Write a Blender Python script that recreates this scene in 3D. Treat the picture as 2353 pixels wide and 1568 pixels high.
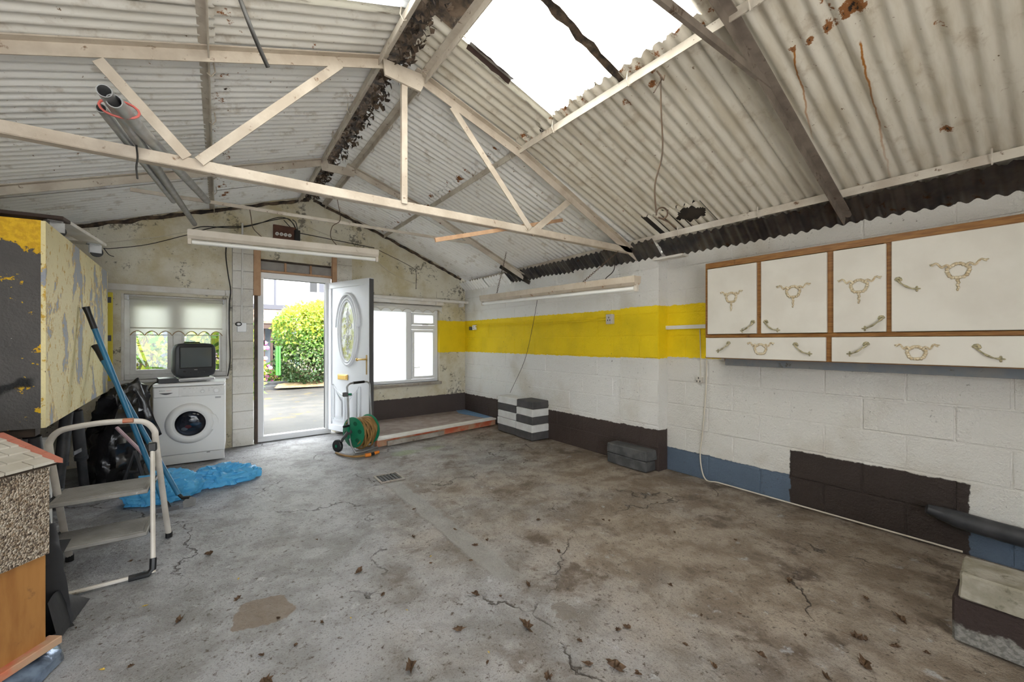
import bpy, bmesh, math, random
import numpy as np
from mathutils import Vector, Matrix, noise as mnoise

for o in list(bpy.data.objects): bpy.data.objects.remove(o)
SC = bpy.context.scene
COL = SC.collection
random.seed(7)
V = Vector

# ------------------------------------------------------------------ camera
FPX = 947.69                      # focal length in pixels of the 2353 px wide frame
TH = math.radians(35.4)           # camera yaw to the right of the +Y axis
HC = 1.29
cam = bpy.data.cameras.new('camera'); cam.sensor_width = 36; cam.sensor_fit = 'HORIZONTAL'
cam.lens = FPX/2353*36; cam.clip_start = .05; cam.clip_end = 200
camo = bpy.data.objects.new('camera', cam); COL.objects.link(camo)
camo.location = (0, 0, HC); camo.rotation_euler = (math.radians(90), 0, -TH)
SC.camera = camo

# ------------------------------------------------------------------ sky, sun, exposure
W = bpy.data.worlds.new('world'); SC.world = W; W.use_nodes = True
bg = W.node_tree.nodes['Background']; bg.inputs[0].default_value = (.90, .95, 1.0, 1); bg.inputs[1].default_value = 3.0
sun = bpy.data.lights.new('sun', 'SUN'); sun.energy = 8.0; sun.angle = math.radians(25); sun.color = (1, .95, .86)
suno = bpy.data.objects.new('sun', sun); COL.objects.link(suno)
suno.rotation_euler = (math.radians(42), 0, math.radians(48))
vs = SC.view_settings; vs.view_transform = 'Standard'; vs.look = 'None'; vs.gamma = 1; vs.use_curve_mapping = False
vs.exposure = 1.75

# ------------------------------------------------------------------ pixels to directions
_s, _c = math.sin(TH), math.cos(TH)
CAM = V((0, 0, HC)); FW = V((_s, _c, 0)); RT = V((_c, -_s, 0)); UP = V((0, 0, 1))
def ray(x, y): return FW + RT*((x-1176.5)/FPX) + UP*((784-y)/FPX)
def onp(x, y, n, k):
    d = ray(x, y); n = V(n); return CAM + d*((k-n.dot(CAM))/n.dot(d))
def onz(x, y, z=0.): return onp(x, y, (0, 0, 1), z)
def onx(x, y, X): return onp(x, y, (1, 0, 0), X)
def ony(x, y, Y): return onp(x, y, (0, 1, 0), Y)
# wall frames: local x along / outward, see comments
AB = math.atan(.07)
MBK = Matrix.Translation((0, 6.072, 0)) @ Matrix.Rotation(AB, 4, 'Z')      # back wall: x along, y outward, z up
AA = math.atan(.03)
MRA = Matrix.Translation((3.6895, 0, 0)) @ Matrix.Rotation(AA, 4, 'Z')     # right wall, far part: x outward, y along
MRB = Matrix.Translation((3.70, 0, 0))                                     # right wall, near part
MBKi = MBK.inverted()
def bk(x, y, d=0.):                     # pixel on the back wall (d metres behind its face) -> local u, z
    n = MBK.to_3x3() @ V((0, 1, 0)); p = onp(x, y, n, n.dot(MBK @ V((0, d, 0))))
    q = MBKi @ p; return q.x, q.z
def ra(x, y, d=0.):
    n = MRA.to_3x3() @ V((1, 0, 0)); return onp(x, y, n, n.dot(MRA @ V((d, 0, 0))))
RIDGE_X, RIDGE_Z, MIDX = 1.02, 3.235, 2.03
def roofz(x):                            # underside of the roof sheets
    if x <= RIDGE_X: return RIDGE_Z - .345*(RIDGE_X-x)
    return RIDGE_Z - .33*(x-RIDGE_X) if x < MIDX else 2.902 - .385*(x-MIDX)
def rr(x, y):
    p = onp(x, y, (.33, 0, 1), RIDGE_Z+.33*RIDGE_X)
    return p if p.x < MIDX else onp(x, y, (.385, 0, 1), 2.902+.385*MIDX)
def rl(x, y): return onp(x, y, (-.345, 0, 1), RIDGE_Z-.345*RIDGE_X)

# ------------------------------------------------------------------ materials
class G:
    def __init__(s, name, rough=.7, metal=0., spec=.4):
        s.m = bpy.data.materials.new(name); s.m.use_nodes = True; s.nt = s.m.node_tree
        s.b = s.nt.nodes['Principled BSDF']; s.b.inputs['Roughness'].default_value = rough
        s.b.inputs['Metallic'].default_value = metal; s.b.inputs['Specular IOR Level'].default_value = spec
        g = s.nt.nodes.new('ShaderNodeNewGeometry'); s.pos = g.outputs['Position']; s._sep = None
    def nn(s, t, **k):
        n = s.nt.nodes.new(t)
        for a, b in k.items(): setattr(n, a, b)
        return n
    def put(s, sock, v):
        if isinstance(v, bpy.types.NodeSocket): s.nt.links.new(v, sock)
        elif isinstance(v, (tuple, list)) and len(v) == 3 and sock.type == 'RGBA': sock.default_value = (*v, 1)
        else: sock.default_value = v
    def mp(s, scale=(1, 1, 1), loc=(0, 0, 0), rot=(0, 0, 0)):
        n = s.nn('ShaderNodeMapping'); s.put(n.inputs[0], s.pos)
        n.inputs[1].default_value = loc; n.inputs[2].default_value = rot; n.inputs[3].default_value = scale
        return n.outputs[0]
    def noise(s, scale, detail=4, vec=None, rough=.55, dist=0.):
        n = s.nn('ShaderNodeTexNoise'); s.put(n.inputs['Vector'], vec if vec is not None else s.pos)
        n.inputs['Scale'].default_value = scale; n.inputs['Detail'].default_value = detail
        n.inputs['Roughness'].default_value = rough; n.inputs['Distortion'].default_value = dist
        return n.outputs[0]
    def vor(s, scale, vec=None, feature='DISTANCE_TO_EDGE'):
        n = s.nn('ShaderNodeTexVoronoi', feature=feature); s.put(n.inputs['Vector'], vec if vec is not None else s.pos)
        n.inputs['Scale'].default_value = scale; return n.outputs['Distance']
    def warp(s, scale, amt):
        n = s.nn('ShaderNodeTexNoise'); s.put(n.inputs['Vector'], s.pos); n.inputs['Scale'].default_value = scale; n.inputs['Detail'].default_value = 5
        a = s.nn('ShaderNodeVectorMath', operation='MULTIPLY_ADD'); s.put(a.inputs[0], n.outputs['Color'])
        a.inputs[1].default_value = (amt,)*3; s.put(a.inputs[2], s.pos); return a.outputs[0]
    def ma(s, op, a, b=0., clamp=False):
        n = s.nn('ShaderNodeMath', operation=op, use_clamp=clamp); s.put(n.inputs[0], a); s.put(n.inputs[1], b); return n.outputs[0]
    def sep(s):
        if s._sep is None:
            n = s.nn('ShaderNodeSeparateXYZ'); s.put(n.inputs[0], s.pos); s._sep = n.outputs
        return s._sep
    def rng(s, v, a, b):                 # smooth 0..1 between a and b
        n = s.nn('ShaderNodeMapRange', interpolation_type='SMOOTHSTEP'); s.put(n.inputs[0], v)
        n.inputs[1].default_value = min(a, b); n.inputs[2].default_value = max(a, b)
        n.inputs[3].default_value, n.inputs[4].default_value = (0, 1) if a < b else (1, 0)
        return n.outputs[0]
    def mix(s, f, a, b):
        n = s.nn('ShaderNodeMix', data_type='RGBA'); s.put(n.inputs[0], f); s.put(n.inputs[6], a); s.put(n.inputs[7], b); return n.outputs[2]
    def bump(s, h, st=.3, d=.01):
        n = s.nn('ShaderNodeBump'); n.inputs['Strength'].default_value = st; n.inputs['Distance'].default_value = d
        s.put(n.inputs['Height'], h); s.put(s.b.inputs['Normal'], n.outputs[0])
    def col(s, c): s.put(s.b.inputs['Base Color'], c)
    def window(s, v, a, b, soft=.004):   # 1 where a < v < b
        return s.ma('MULTIPLY', s.rng(v, a-soft, a+soft), s.rng(v, b+soft, b-soft))

def mat(name, c, c2=None, rough=.6, metal=0., vs=8, bump=0., bs=60, dirt=None, damt=.6, ds=14, spec=.4, stretch=None):
    g = G(name, rough, metal, spec)
    vec = g.mp(stretch) if stretch else None
    cc = c
    if c2: cc = g.mix(g.rng(g.noise(vs, 5, vec), .35, .65), c, c2)
    if dirt: cc = g.mix(g.rng(g.noise(ds, 6, None, .65), damt, damt+.12), cc, dirt)
    g.col(cc)
    if bump: g.bump(g.noise(bs, 4, vec), bump, .005)
    return g.m

K = {}
def paint_wall(name, zones, base=(.69, .672, .63), bump=.8, stain=(.55, .51, .44), old=0.):
    """painted blockwork: zones = list of (axis ranges, colour); colour follows the painted bands"""
    g = G(name, .62, 0, .35); X, Y, Z = g.sep()
    wob = g.ma('MULTIPLY', g.ma('SUBTRACT', g.noise(22, 4), .5), .035)
    zz = g.ma('ADD', Z, wob); yy = g.ma('ADD', Y, g.ma('MULTIPLY', wob, 1.3)); xx = g.ma('ADD', X, wob)
    c = g.mix(g.rng(g.noise(1.6, 6), .48, .75), base, stain)
    if old:
        c = g.mix(g.ma('MULTIPLY', g.rng(g.noise(2.3, 7, None, .65), .42, .66), old), c, (.50, .42, .23))
        c = g.mix(g.ma('MULTIPLY', g.rng(g.ma('MULTIPLY', g.noise(2.6, 4, g.mp((1, 1, 1), (7, 7, 3))), g.noise(20, 7, None, .75)), .30, .37), old), c, (.10, .085, .065))
    for z in zones:
        m = None
        for ax, a, b in z[0]:
            w = g.window({'x': xx, 'y': yy, 'z': zz}[ax], a, b)
            m = w if m is None else g.ma('MULTIPLY', m, w)
        zc = g.mix(g.rng(g.noise(3.5, 6), .4, .7), z[1], tuple(v*.90 for v in z[1]))
        c = g.mix(m, c, zc)
    # pin-holes, cobweb dirt and mould specks
    sp = g.rng(g.noise(38, 6, None, .72), .625, .67)
    sp2 = g.ma('MULTIPLY', g.rng(g.noise(2.4, 4), .42, .66), .9)
    c = g.mix(g.ma('MULTIPLY', sp, sp2), c, (.07, .055, .04))
    g.col(c)
    h = g.ma('ADD', g.noise(75, 5, None, .6), g.ma('MULTIPLY', g.noise(16, 3), .8))
    g.bump(h, bump, .012)
    return g.m
YEL = (.93, .68, .008); BRN = (.060, .043, .038); BLU = (.105, .145, .20)
K['wallA'] = paint_wall('painted_blocks_far', [([('z', -.1, .385)], BRN), ([('z', 1.105, 1.635)], YEL)], base=(.82, .81, .785), stain=(.66, .62, .55))
K['wallB'] = paint_wall('painted_blocks_near', [([('z', 1.13, 1.647), ('y', 1.2, 2.6)], YEL), ([('z', -.1, .225)], BLU),
                        ([('z', -.1, .425), ('y', .43, 1.395)], (.040, .029, .025))])
K['wallP'] = paint_wall('painted_pilaster', [([('z', -.1, .40)], BRN), ([('z', 1.115, 1.645)], YEL)], base=(.77, .755, .72), stain=(.62, .58, .51))
K['wallBack'] = paint_wall('old_plaster', [([('z', -.1, .395), ('x', 1.4, 3.9)], (.070, .055, .052)),
                           ([('z', 1.10, 1.63), ('x', 2.9, 3.9)], (.86, .62, .010))],
                           base=(.69, .65, .54), stain=(.55, .50, .38), bump=.4, old=.8)
K['wallPil'] = paint_wall('white_block_pilaster', [], base=(.74, .72, .68), stain=(.55, .52, .46), bump=.6, old=.15)
K['wallDull'] = mat('dull_blockwork', (.45, .43, .40), (.33, .31, .28), .8, bump=.4, bs=40)

def roof_mat(name, base, dirtc, amt=.5, rust=.68):
    g = G(name, .6, 0, .3); X, Y, Z = g.sep()
    st = g.mp((.8, 5, 1))
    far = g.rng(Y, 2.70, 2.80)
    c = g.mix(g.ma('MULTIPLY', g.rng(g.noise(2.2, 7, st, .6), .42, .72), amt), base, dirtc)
    c = g.mix(g.ma('MULTIPLY', far, .82), c, (.92, .92, .91))  # sheets past the first truss whitened to stand in for light missing there
    c = g.mix(g.ma('MULTIPLY', g.rng(g.noise(7, 7, None, .65), .54, .70), .45), c, (.33, .25, .16))
    c = g.mix(g.rng(g.noise(30, 4, None, .7), .67, .72), c, (.20, .14, .09))
    # rust where the sheets lap over the purlins
    lap = g.ma('MULTIPLY', g.rng(g.ma('ABSOLUTE', g.ma('SUBTRACT', g.ma('ABSOLUTE', g.ma('SUBTRACT', X, RIDGE_X)), .99)), .16, .02), .8)
    rn = g.rng(g.ma('ADD', g.noise(9, 7, None, .7), g.ma('MULTIPLY', lap, .11)), rust-.02, rust+.03)
    c = g.mix(rn, c, (.24, .095, .03))
    c = g.mix(g.rng(g.ma('ADD', g.noise(14, 6, g.mp((1, 1, 1), (3, 5, 1)), .7), g.ma('MULTIPLY', lap, .10)), .72, .75), c, (.03, .022, .016))
    for (a0, a1), (b0, b1) in (((1822, 118), (1868, 330)), ((1975, 103), (2050, 425))):     # orange rust runs
        p, q = rr(a0, a1), rr(b0, b1)
        d = g.ma('SUBTRACT', Y, g.ma('ADD', g.ma('MULTIPLY', X, (q.y-p.y)/(q.x-p.x)), p.y-p.x*(q.y-p.y)/(q.x-p.x)))
        d = g.ma('ABSOLUTE', g.ma('ADD', d, g.ma('MULTIPLY', g.ma('SUBTRACT', g.noise(9, 5), .5), .035)))
        c = g.mix(g.ma('MULTIPLY', g.ma('MULTIPLY', g.rng(d, .0065, .002), g.window(X, p.x, q.x, .01)), g.rng(X, q.x+.3, p.x)), c, (.36, .14, .02))
    for px, py, rad in ((1905, 62, .035), (1862, 95, .022), (1955, 20, .05), (1822, 115, .02), (2175, 300, .03), (1500, 195, .03), (1440, 240, .03)):     # torn and rusted spots
        p = rr(px, py); v = g.nn('ShaderNodeVectorMath', operation='DISTANCE'); g.put(v.inputs[0], g.pos); v.inputs[1].default_value = p
        d = g.ma('ADD', g.ma('DIVIDE', v.outputs['Value'], rad), g.ma('MULTIPLY', g.ma('SUBTRACT', g.noise(26, 6, None, .75), .5), 3.2))
        c = g.mix(g.rng(d, .95, .75), c, (.25, .105, .035)); c = g.mix(g.rng(d, .35, .25), c, (.02, .015, .012))
    g.col(c); g.bump(g.noise(40, 5), .15, .006)
    return g.m
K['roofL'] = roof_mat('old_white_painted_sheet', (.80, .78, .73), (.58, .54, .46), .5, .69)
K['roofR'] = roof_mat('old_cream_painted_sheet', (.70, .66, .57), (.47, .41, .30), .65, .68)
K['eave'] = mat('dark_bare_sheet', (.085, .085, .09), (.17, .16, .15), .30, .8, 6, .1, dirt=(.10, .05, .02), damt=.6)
K['felt'] = mat('black_roof_felt', (.02, .018, .016), (.045, .035, .028), .8, bump=.6, bs=30)
K['ridge'] = mat('rotten_ridge', (.022, .018, .016), (.13, .09, .06), .85, vs=13, bump=1., bs=35, dirt=(.33, .28, .22), damt=.60, ds=9)
K['steel'] = mat('cream_painted_steel', (.60, .53, .44), (.47, .40, .32), .6, vs=6, bump=.15, dirt=(.20, .12, .07), damt=.60, ds=20)
K['steel2'] = mat('grimy_painted_steel', (.62, .57, .49), (.48, .42, .35), .65, vs=6, bump=.15, dirt=(.16, .09, .05), damt=.60, ds=20)
K['dsteel'] = mat('brown_grimy_steel', (.24, .20, .165), (.16, .13, .105), .65, vs=8, dirt=(.08, .05, .03), damt=.58)
def skylight():
    g = G('translucent_sheet', .5); nt = g.nt
    c = g.mix(g.ma('MULTIPLY', g.rng(g.noise(6, 8, g.mp((.7, 6, 1)), .7), .50, .70), .85), (.80, .79, .74), (.105, .066, .032))
    c = g.mix(g.rng(g.noise(26, 5, None, .7), .66, .72), c, (.3, .2, .1))
    tr = g.nn('ShaderNodeBsdfTranslucent'); g.put(tr.inputs[0], c)
    g.col(c); mx = g.nn('ShaderNodeMixShader'); mx.inputs[0].default_value = .72
    nt.links.new(g.b.outputs[0], mx.inputs[1]); nt.links.new(tr.outputs[0], mx.inputs[2])
    nt.links.new(mx.outputs[0], nt.nodes['Material Output'].inputs[0]); return g.m
K['sky'] = skylight()
def translucent(name, c, f=.5, rough=.7, bump=0., bs=40):
    g = G(name, rough); nt = g.nt; g.col(c)
    tr = g.nn('ShaderNodeBsdfTranslucent'); g.put(tr.inputs[0], c)
    mx = g.nn('ShaderNodeMixShader'); mx.inputs[0].default_value = f
    if bump: g.bump(g.noise(bs, 3), bump, .01)
    nt.links.new(g.b.outputs[0], mx.inputs[1]); nt.links.new(tr.outputs[0], mx.inputs[2])
    nt.links.new(mx.outputs[0], nt.nodes['Material Output'].inputs[0]); return g.m
K['blind'] = translucent('cream_blind_fabric', (.80, .78, .72), .5, .8)
K['valance'] = translucent('white_valance_fabric', (.66, .64, .60), .10, .8)
K['frost'] = translucent('frosted_glass', (.92, .94, .94), .85, .25, .6, 55)
K['bluebag'] = translucent('blue_plastic_film', (.20, .64, .92), .55, .12, .6, 30)
def clear_glass(name, tint=(.93, .96, .95)):
    g = G(name); nt = g.nt
    t = g.nn('ShaderNodeBsdfTransparent'); g.put(t.inputs[0], tint)
    gl = g.nn('ShaderNodeBsdfGlossy'); gl.inputs['Roughness'].default_value = .02
    fr = g.nn('ShaderNodeFresnel'); fr.inputs[0].default_value = 1.45
    mx = g.nn('ShaderNodeMixShader'); nt.links.new(fr.outputs[0], mx.inputs[0])
    nt.links.new(t.outputs[0], mx.inputs[1]); nt.links.new(gl.outputs[0], mx.inputs[2])
    nt.links.new(mx.outputs[0], nt.nodes['Material Output'].inputs[0]); return g.m
K['glass'] = clear_glass('clear_glass')
K['dglass'] = clear_glass('washing_machine_glass', (.42, .45, .5))

def floor_mat():
    g = G('worn_concrete', .6, 0, .45); X, Y, Z = g.sep()
    w = g.warp(2.5, .25)
    big = g.noise(.9, 7, w, .6); mid = g.noise(4.5, 8, w, .62); fine = g.noise(38, 6, None, .7)
    b = g.ma('ADD', g.ma('SUBTRACT', g.ma('MULTIPLY', X, .25), g.ma('MULTIPLY', Y, .10)), .36)
    b = g.ma('ADD', b, g.ma('MULTIPLY', g.ma('SUBTRACT', big, .5), 1.5))
    brown = g.rng(b, .15, .85)
    c = g.mix(g.rng(mid, .38, .66), (.365, .365, .375), (.235, .23, .228))
    c = g.mix(brown, c, g.mix(g.rng(mid, .36, .62), (.37, .31, .248), (.205, .157, .114)))
    # muddy grime
    c = g.mix(g.ma('MULTIPLY', g.rng(g.noise(3.2, 8, g.warp(5, .12), .68), .54, .66), g.rng(b, .05, .7)), c, (.115, .082, .057))
    # chalky paint scuffs
    c = g.mix(g.ma('MULTIPLY', g.rng(g.noise(7, 8, g.mp((1, 1, 1), (9, 2, 0)), .7), .60, .68), .7), c, (.47, .47, .485))
    c = g.mix(g.rng(fine, .57, .67), c, (.075, .053, .037))
    c = g.mix(g.ma('MULTIPLY', g.rng(g.noise(120, 3, None, .6), .56, .64), .5), c, (.10, .08, .06))
    c = g.mix(g.rng(g.noise(55, 4, g.mp((1, 1, 1), (2, 7, 0)), .7), .66, .72), c, (.46, .44, .41))
    # chipped patches of the screed (px centre, half sizes in m)
    for px, py, ax, ay, cc in ((612, 1402, .12, .14, (.20, .15, .105)), (1290, 1395, .07, .06, (.20, .175, .15)), (930, 1040, .14, .10, (.22, .30, .10)),
                               (1000, 1028, .12, .08, (.24, .29, .12))):
        p = onz(px, py)
        v = g.nn('ShaderNodeVectorMath', operation='SUBTRACT'); g.put(v.inputs[0], g.warp(7, .22)); v.inputs[1].default_value = (p.x+.11, p.y+.11, .11)
        m = g.nn('ShaderNodeMapping'); g.put(m.inputs[0], v.outputs[0]); m.inputs[3].default_value = (1/ax, 1/ay, 0)
        l = g.nn('ShaderNodeVectorMath', operation='LENGTH'); g.put(l.inputs[0], m.outputs[0])
        soft = .05 if py > 1100 else .5
        c = g.mix(g.ma('MULTIPLY', g.rng(l.outputs['Value'], 1+soft, 1-soft), .85 if py > 1100 else .5), c, cc)
    # cracks
    cr = g.vor(.75, g.warp(4.5, .45)); crk = g.rng(cr, .007, .0015)
    cmask = g.rng(g.noise(1.7, 4, g.mp((1, 1, 1), (4, 4, 0))), .49, .57)
    crk = g.ma('MULTIPLY', crk, cmask)
    c = g.mix(g.ma('MULTIPLY', crk, .8), c, (.05, .035, .025))
    # drain gully running towards the camera: smoother, greyer band
    p0, p1 = onz(900, 1105), onz(1245, 1385)
    d = (p1-p0).normalized(); n = V((-d.y, d.x, 0))
    dist = g.ma('ABSOLUTE', g.ma('ADD', g.ma('ADD', g.ma('MULTIPLY', X, n.x), g.ma('MULTIPLY', Y, n.y)), g.ma('ADD', g.ma('MULTIPLY', g.ma('SUBTRACT', mid, .5), .10), -n.dot(p0))))
    gul = g.ma('MULTIPLY', g.rng(dist, .085, .055), g.ma('MULTIPLY', g.rng(Y, 3.95, 3.8), g.rng(Y, 1.75, 1.95)))
    c = g.mix(g.ma('MULTIPLY', gul, .75), c, (.31, .30, .285))
    g.col(c)
    h = g.ma('ADD', g.ma('MULTIPLY', mid, 1.4), g.ma('MULTIPLY', fine, .5))
    h = g.ma('SUBTRACT', h, g.ma('MULTIPLY', crk, .7)); h = g.ma('SUBTRACT', h, g.ma('MULTIPLY', gul, .35))
    g.bump(h, .9, .028)
    g.put(g.b.inputs['Roughness'], g.ma('ADD', g.ma('MULTIPLY', mid, .6), .20))
    return g.m
K['floor'] = floor_mat()

K['upvc'] = mat('white_plastic', (.82, .83, .84), None, .35, spec=.5)
K['upvcd'] = mat('weathered_white_plastic', (.74, .73, .70), (.66, .64, .60), .5, dirt=(.30, .25, .18), damt=.66)
K['dpaint'] = mat('door_white', (.80, .82, .86), None, .35)
K['rubber'] = mat('black_rubber', (.02, .02, .022), None, .6)
K['brass'] = mat('brass', (.75, .50, .17), None, .28, .9)
K['timber'] = mat('raw_timber', (.52, .33, .20), (.43, .26, .15), .7, stretch=(3, 30, 3), vs=3)
K['timberw'] = mat('white_painted_timber', (.74, .72, .68), (.66, .62, .56), .6, dirt=(.33, .25, .17), damt=.64)
K['darkt'] = mat('dark_wood', (.05, .037, .028), (.10, .07, .05), .7)
K['oak'] = mat('varnished_brown_wood', (.30, .145, .042), (.20, .085, .022), .42, vs=4, stretch=(20, 2.5, 20), dirt=(.08, .03, .012), damt=.63, ds=9)
K['cabw'] = mat('cream_laminate', (.68, .65, .585), (.62, .585, .52), .45, vs=3, dirt=(.55, .49, .40), damt=.66, ds=5)
K['orn'] = mat('antique_ornament', (.70, .62, .46), (.48, .37, .22), .45, .1, vs=90, bump=.3, bs=150)
K['handle'] = mat('antique_brass_handle', (.50, .43, .27), (.24, .22, .13), .4, .3, vs=60)
K['greyb'] = mat('grey_painted_board', (.17, .19, .22), (.22, .22, .22), .6, dirt=(.10, .09, .07), damt=.6)
K['white'] = mat('appliance_white', (.80, .80, .79), None, .35, spec=.5)
K['white2'] = mat('appliance_white_trim', (.73, .73, .72), None, .4)
K['grey'] = mat('pale_grey_print', (.42, .42, .43), None, .5)
K['red'] = mat('red_print', (.55, .12, .10), None, .5)
K['tv'] = mat('dark_grey_tv_plastic', (.030, .032, .036), None, .45)
K['screen'] = mat('tube_screen', (.085, .10, .105), None, .12, spec=.7)
K['black'] = mat('black_plastic', (.012, .012, .013), None, .4)
K['bbag'] = mat('black_plastic_film', (.010, .010, .012), None, .26, bump=.9, bs=11, spec=.6)
K['bbag2'] = mat('black_grey_film', (.018, .019, .022), None, .3, bump=.5, bs=9, spec=.6)
K['foil'] = mat('silvery_blue_film', (.25, .33, .45), (.05, .06, .09), .2, .5, 10, .8, 14)
K['alu'] = mat('cream_painted_tube', (.60, .56, .50), (.50, .46, .40), .45, dirt=(.28, .22, .15), damt=.63)
K['galv'] = mat('galvanised_tube', (.40, .41, .42), (.30, .30, .30), .4, .5, 10)
K['tread'] = mat('ribbed_grey_tread', (.27, .255, .235), (.20, .188, .172), .6, dirt=(.55, .54, .50), damt=.66, ds=30)
K['bluem'] = mat('blue_tool_handle', (.020, .135, .255), (.03, .17, .31), .4, dirt=(.45, .5, .52), damt=.70, ds=30)
K['pink'] = mat('pink_pole', (.62, .45, .50), None, .5)
K['scaf'] = mat('scuffed_black_tube', (.030, .032, .036), (.06, .06, .065), .45, dirt=(.30, .29, .27), damt=.68, ds=24)
K['green'] = mat('green_plastic', (.010, .19, .095), None, .4)
K['dgrey'] = mat('grey_plastic', (.09, .09, .095), None, .5)
K['hose'] = mat('tan_hose', (.33, .19, .06), (.24, .13, .04), .5, vs=12)
K['orange'] = mat('orange_plastic', (.80, .25, .03), None, .45)
K['bw'] = mat('white_painted_block', (.74, .74, .73), (.66, .65, .63), .7, bump=.7, bs=60)
K['bd'] = mat('dark_painted_block', (.065, .062, .064), (.09, .085, .085), .7, bump=.8, bs=60)
K['bg'] = mat('charcoal_block', (.055, .056, .058), (.10, .10, .10), .8, bump=1., bs=45)
K['oldblock'] = mat('weathered_grey_block', (.37, .34, .29), (.22, .20, .15), .9, bump=1., bs=60, dirt=(.10, .09, .06), damt=.56, ds=12)
def lower_block():
    g = G('part_painted_block', .85); X, Y, Z = g.sep()
    c = g.mix(g.rng(g.noise(60, 4), .4, .6), (.22, .21, .19), (.13, .125, .11))
    m = g.rng(g.ma('ADD', Z, g.ma('MULTIPLY', g.ma('SUBTRACT', g.noise(12, 5), .5), .12)), .07, .085)
    g.col(g.mix(m, c, (.032, .020, .017))); g.bump(g.noise(60, 5), .9, .01); return g.m
K['lowblock'] = lower_block()
K['conc'] = mat('smooth_concrete', (.38, .35, .31), (.28, .24, .20), .75, bump=.5, bs=30, dirt=(.17, .12, .09), damt=.58)
K['platform'] = mat('dusty_red_screed', (.34, .28, .25), (.26, .20, .18), .8, bump=.5, bs=30)
K['iron'] = mat('cast_iron', (.035, .033, .03), (.07, .06, .05), .6, .4)
K['cable'] = mat('black_cable', (.02, .018, .016), None, .6)
K['cablew'] = mat('cream_cable', (.62, .57, .47), None, .6)
K['wire'] = mat('rusty_wire', (.07, .05, .035), (.12, .075, .045), .7)
K['tube'] = mat('lamp_tube_glass', (.86, .86, .83), None, .3)
K['lampb'] = mat('grubby_white_lamp_body', (.66, .60, .52), (.60, .54, .46), .5, dirt=(.35, .25, .17), damt=.66)
K['lampr'] = mat('rusting_lamp_body', (.60, .52, .42), (.52, .44, .34), .5, dirt=(.30, .15, .07), damt=.58)
K['fuse'] = mat('brown_fuse_board', (.075, .030, .018), (.12, .05, .03), .6)
K['porc'] = mat('white_porcelain', (.80, .79, .75), None, .3)
K['plast'] = mat('grey_dusty_boarding', (.40, .38, .36), (.34, .32, .30), .8)
K['leaf'] = mat('dead_leaf', (.075, .043, .025), (.13, .078, .042), .8, vs=60)
K['leafy'] = mat('yellow_leaf', (.60, .42, .08), None, .7)
K['yflake'] = None
def peel(name, base, under, flake, amt, st=(1, 1, 1), sc=3.2):
    g = G(name, .55); v = g.mp(st)
    n = g.noise(sc, 9, v, .68, .3)
    c = g.mix(g.noise(6, 5), base, tuple(x*.82 for x in base))
    m = g.rng(n, amt, amt+.012)
    c = g.mix(g.ma('MULTIPLY', g.window(n, amt-.012, amt+.004, .004), .9), c, flake)
    c = g.mix(m, c, under)
    n2 = g.noise(17, 8, g.mp((1, 1, 1), (5, 1, 2)), .72)
    c = g.mix(g.rng(n2, .585, .60), c, flake)
    c = g.mix(g.rng(g.noise(30, 6, g.mp((1, 1, .5), (8, 1, 2)), .7), .66, .69), c, (.10, .055, .02))
    g.col(c); g.bump(g.ma('SUBTRACT', g.noise(45, 4), g.ma('MULTIPLY', m, .8)), .45, .008); return g.m
K['peelY'] = peel('peeling_pale_yellow_paint', (.80, .70, .38), (.30, .32, .36), (.55, .34, .05), .545, (1, 1, .62), 3.2)
def peel_dark():
    g = G('dark_grey_paint_with_yellow_flakes', .6); X, Y, Z = g.sep()
    c = g.mix(g.noise(9, 6), (.060, .056, .055), (.10, .093, .088))
    yel = g.mix(g.rng(g.noise(30, 5), .4, .6), (.72, .44, .015), (.58, .33, .01))
    n = g.noise(7, 8, g.mp((1, 1, 1.3)), .66)
    m1 = g.rng(n, .612, .622)
    edge = g.ma('ADD', Z, g.ma('ADD', g.ma('MULTIPLY', g.ma('SUBTRACT', g.noise(11, 8, None, .7), .5), .30), g.ma('MULTIPLY', g.ma('SUBTRACT', X, -.75), .22)))
    m2 = g.rng(edge, 1.775, 1.785)
    c = g.mix(g.ma('MAXIMUM', m1, m2), c, yel)
    c = g.mix(g.rng(g.noise(18, 6, g.mp((1, 1, 1), (3, 3, 3)), .7), .70, .72), c, (.45, .44, .42))
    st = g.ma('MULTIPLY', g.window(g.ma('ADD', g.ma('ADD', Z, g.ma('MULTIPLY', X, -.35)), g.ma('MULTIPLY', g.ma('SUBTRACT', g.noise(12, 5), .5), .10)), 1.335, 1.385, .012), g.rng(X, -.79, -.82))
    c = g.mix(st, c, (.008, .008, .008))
    g.col(c); g.bump(g.ma('ADD', g.noise(60, 4), g.ma('MULTIPLY', g.ma('MAXIMUM', m1, m2), .8)), .5, .008); return g.m
K['peelD'] = peel_dark()
def pebbledash():
    g = G('pebbledash', .85)
    n = g.vor(150, None, 'F1')
    nn = g.nn('ShaderNodeTexVoronoi'); g.put(nn.inputs['Vector'], g.pos); nn.inputs['Scale'].default_value = 150
    s = g.nn('ShaderNodeSeparateColor'); g.put(s.inputs[0], nn.outputs['Color'])
    c = g.mix(s.outputs[0], (.23, .16, .10), (.52, .45, .36)); c = g.mix(g.rng(s.outputs[1], .7, .9), c, (.10, .07, .05))
    g.col(c); g.bump(g.ma('SUBTRACT', 1, n), 1., .012); return g.m
K['pebble'] = pebbledash()
K['ply'] = mat('orange_plywood', (.34, .160, .046), (.25, .105, .027), .55, vs=3, stretch=(6, 6, 1.2), dirt=(.16, .075, .03), damt=.63, ds=7)
K['redtrim'] = mat('chipped_red_trim', (.42, .27, .17), (.48, .10, .045), .7, vs=7)
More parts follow.
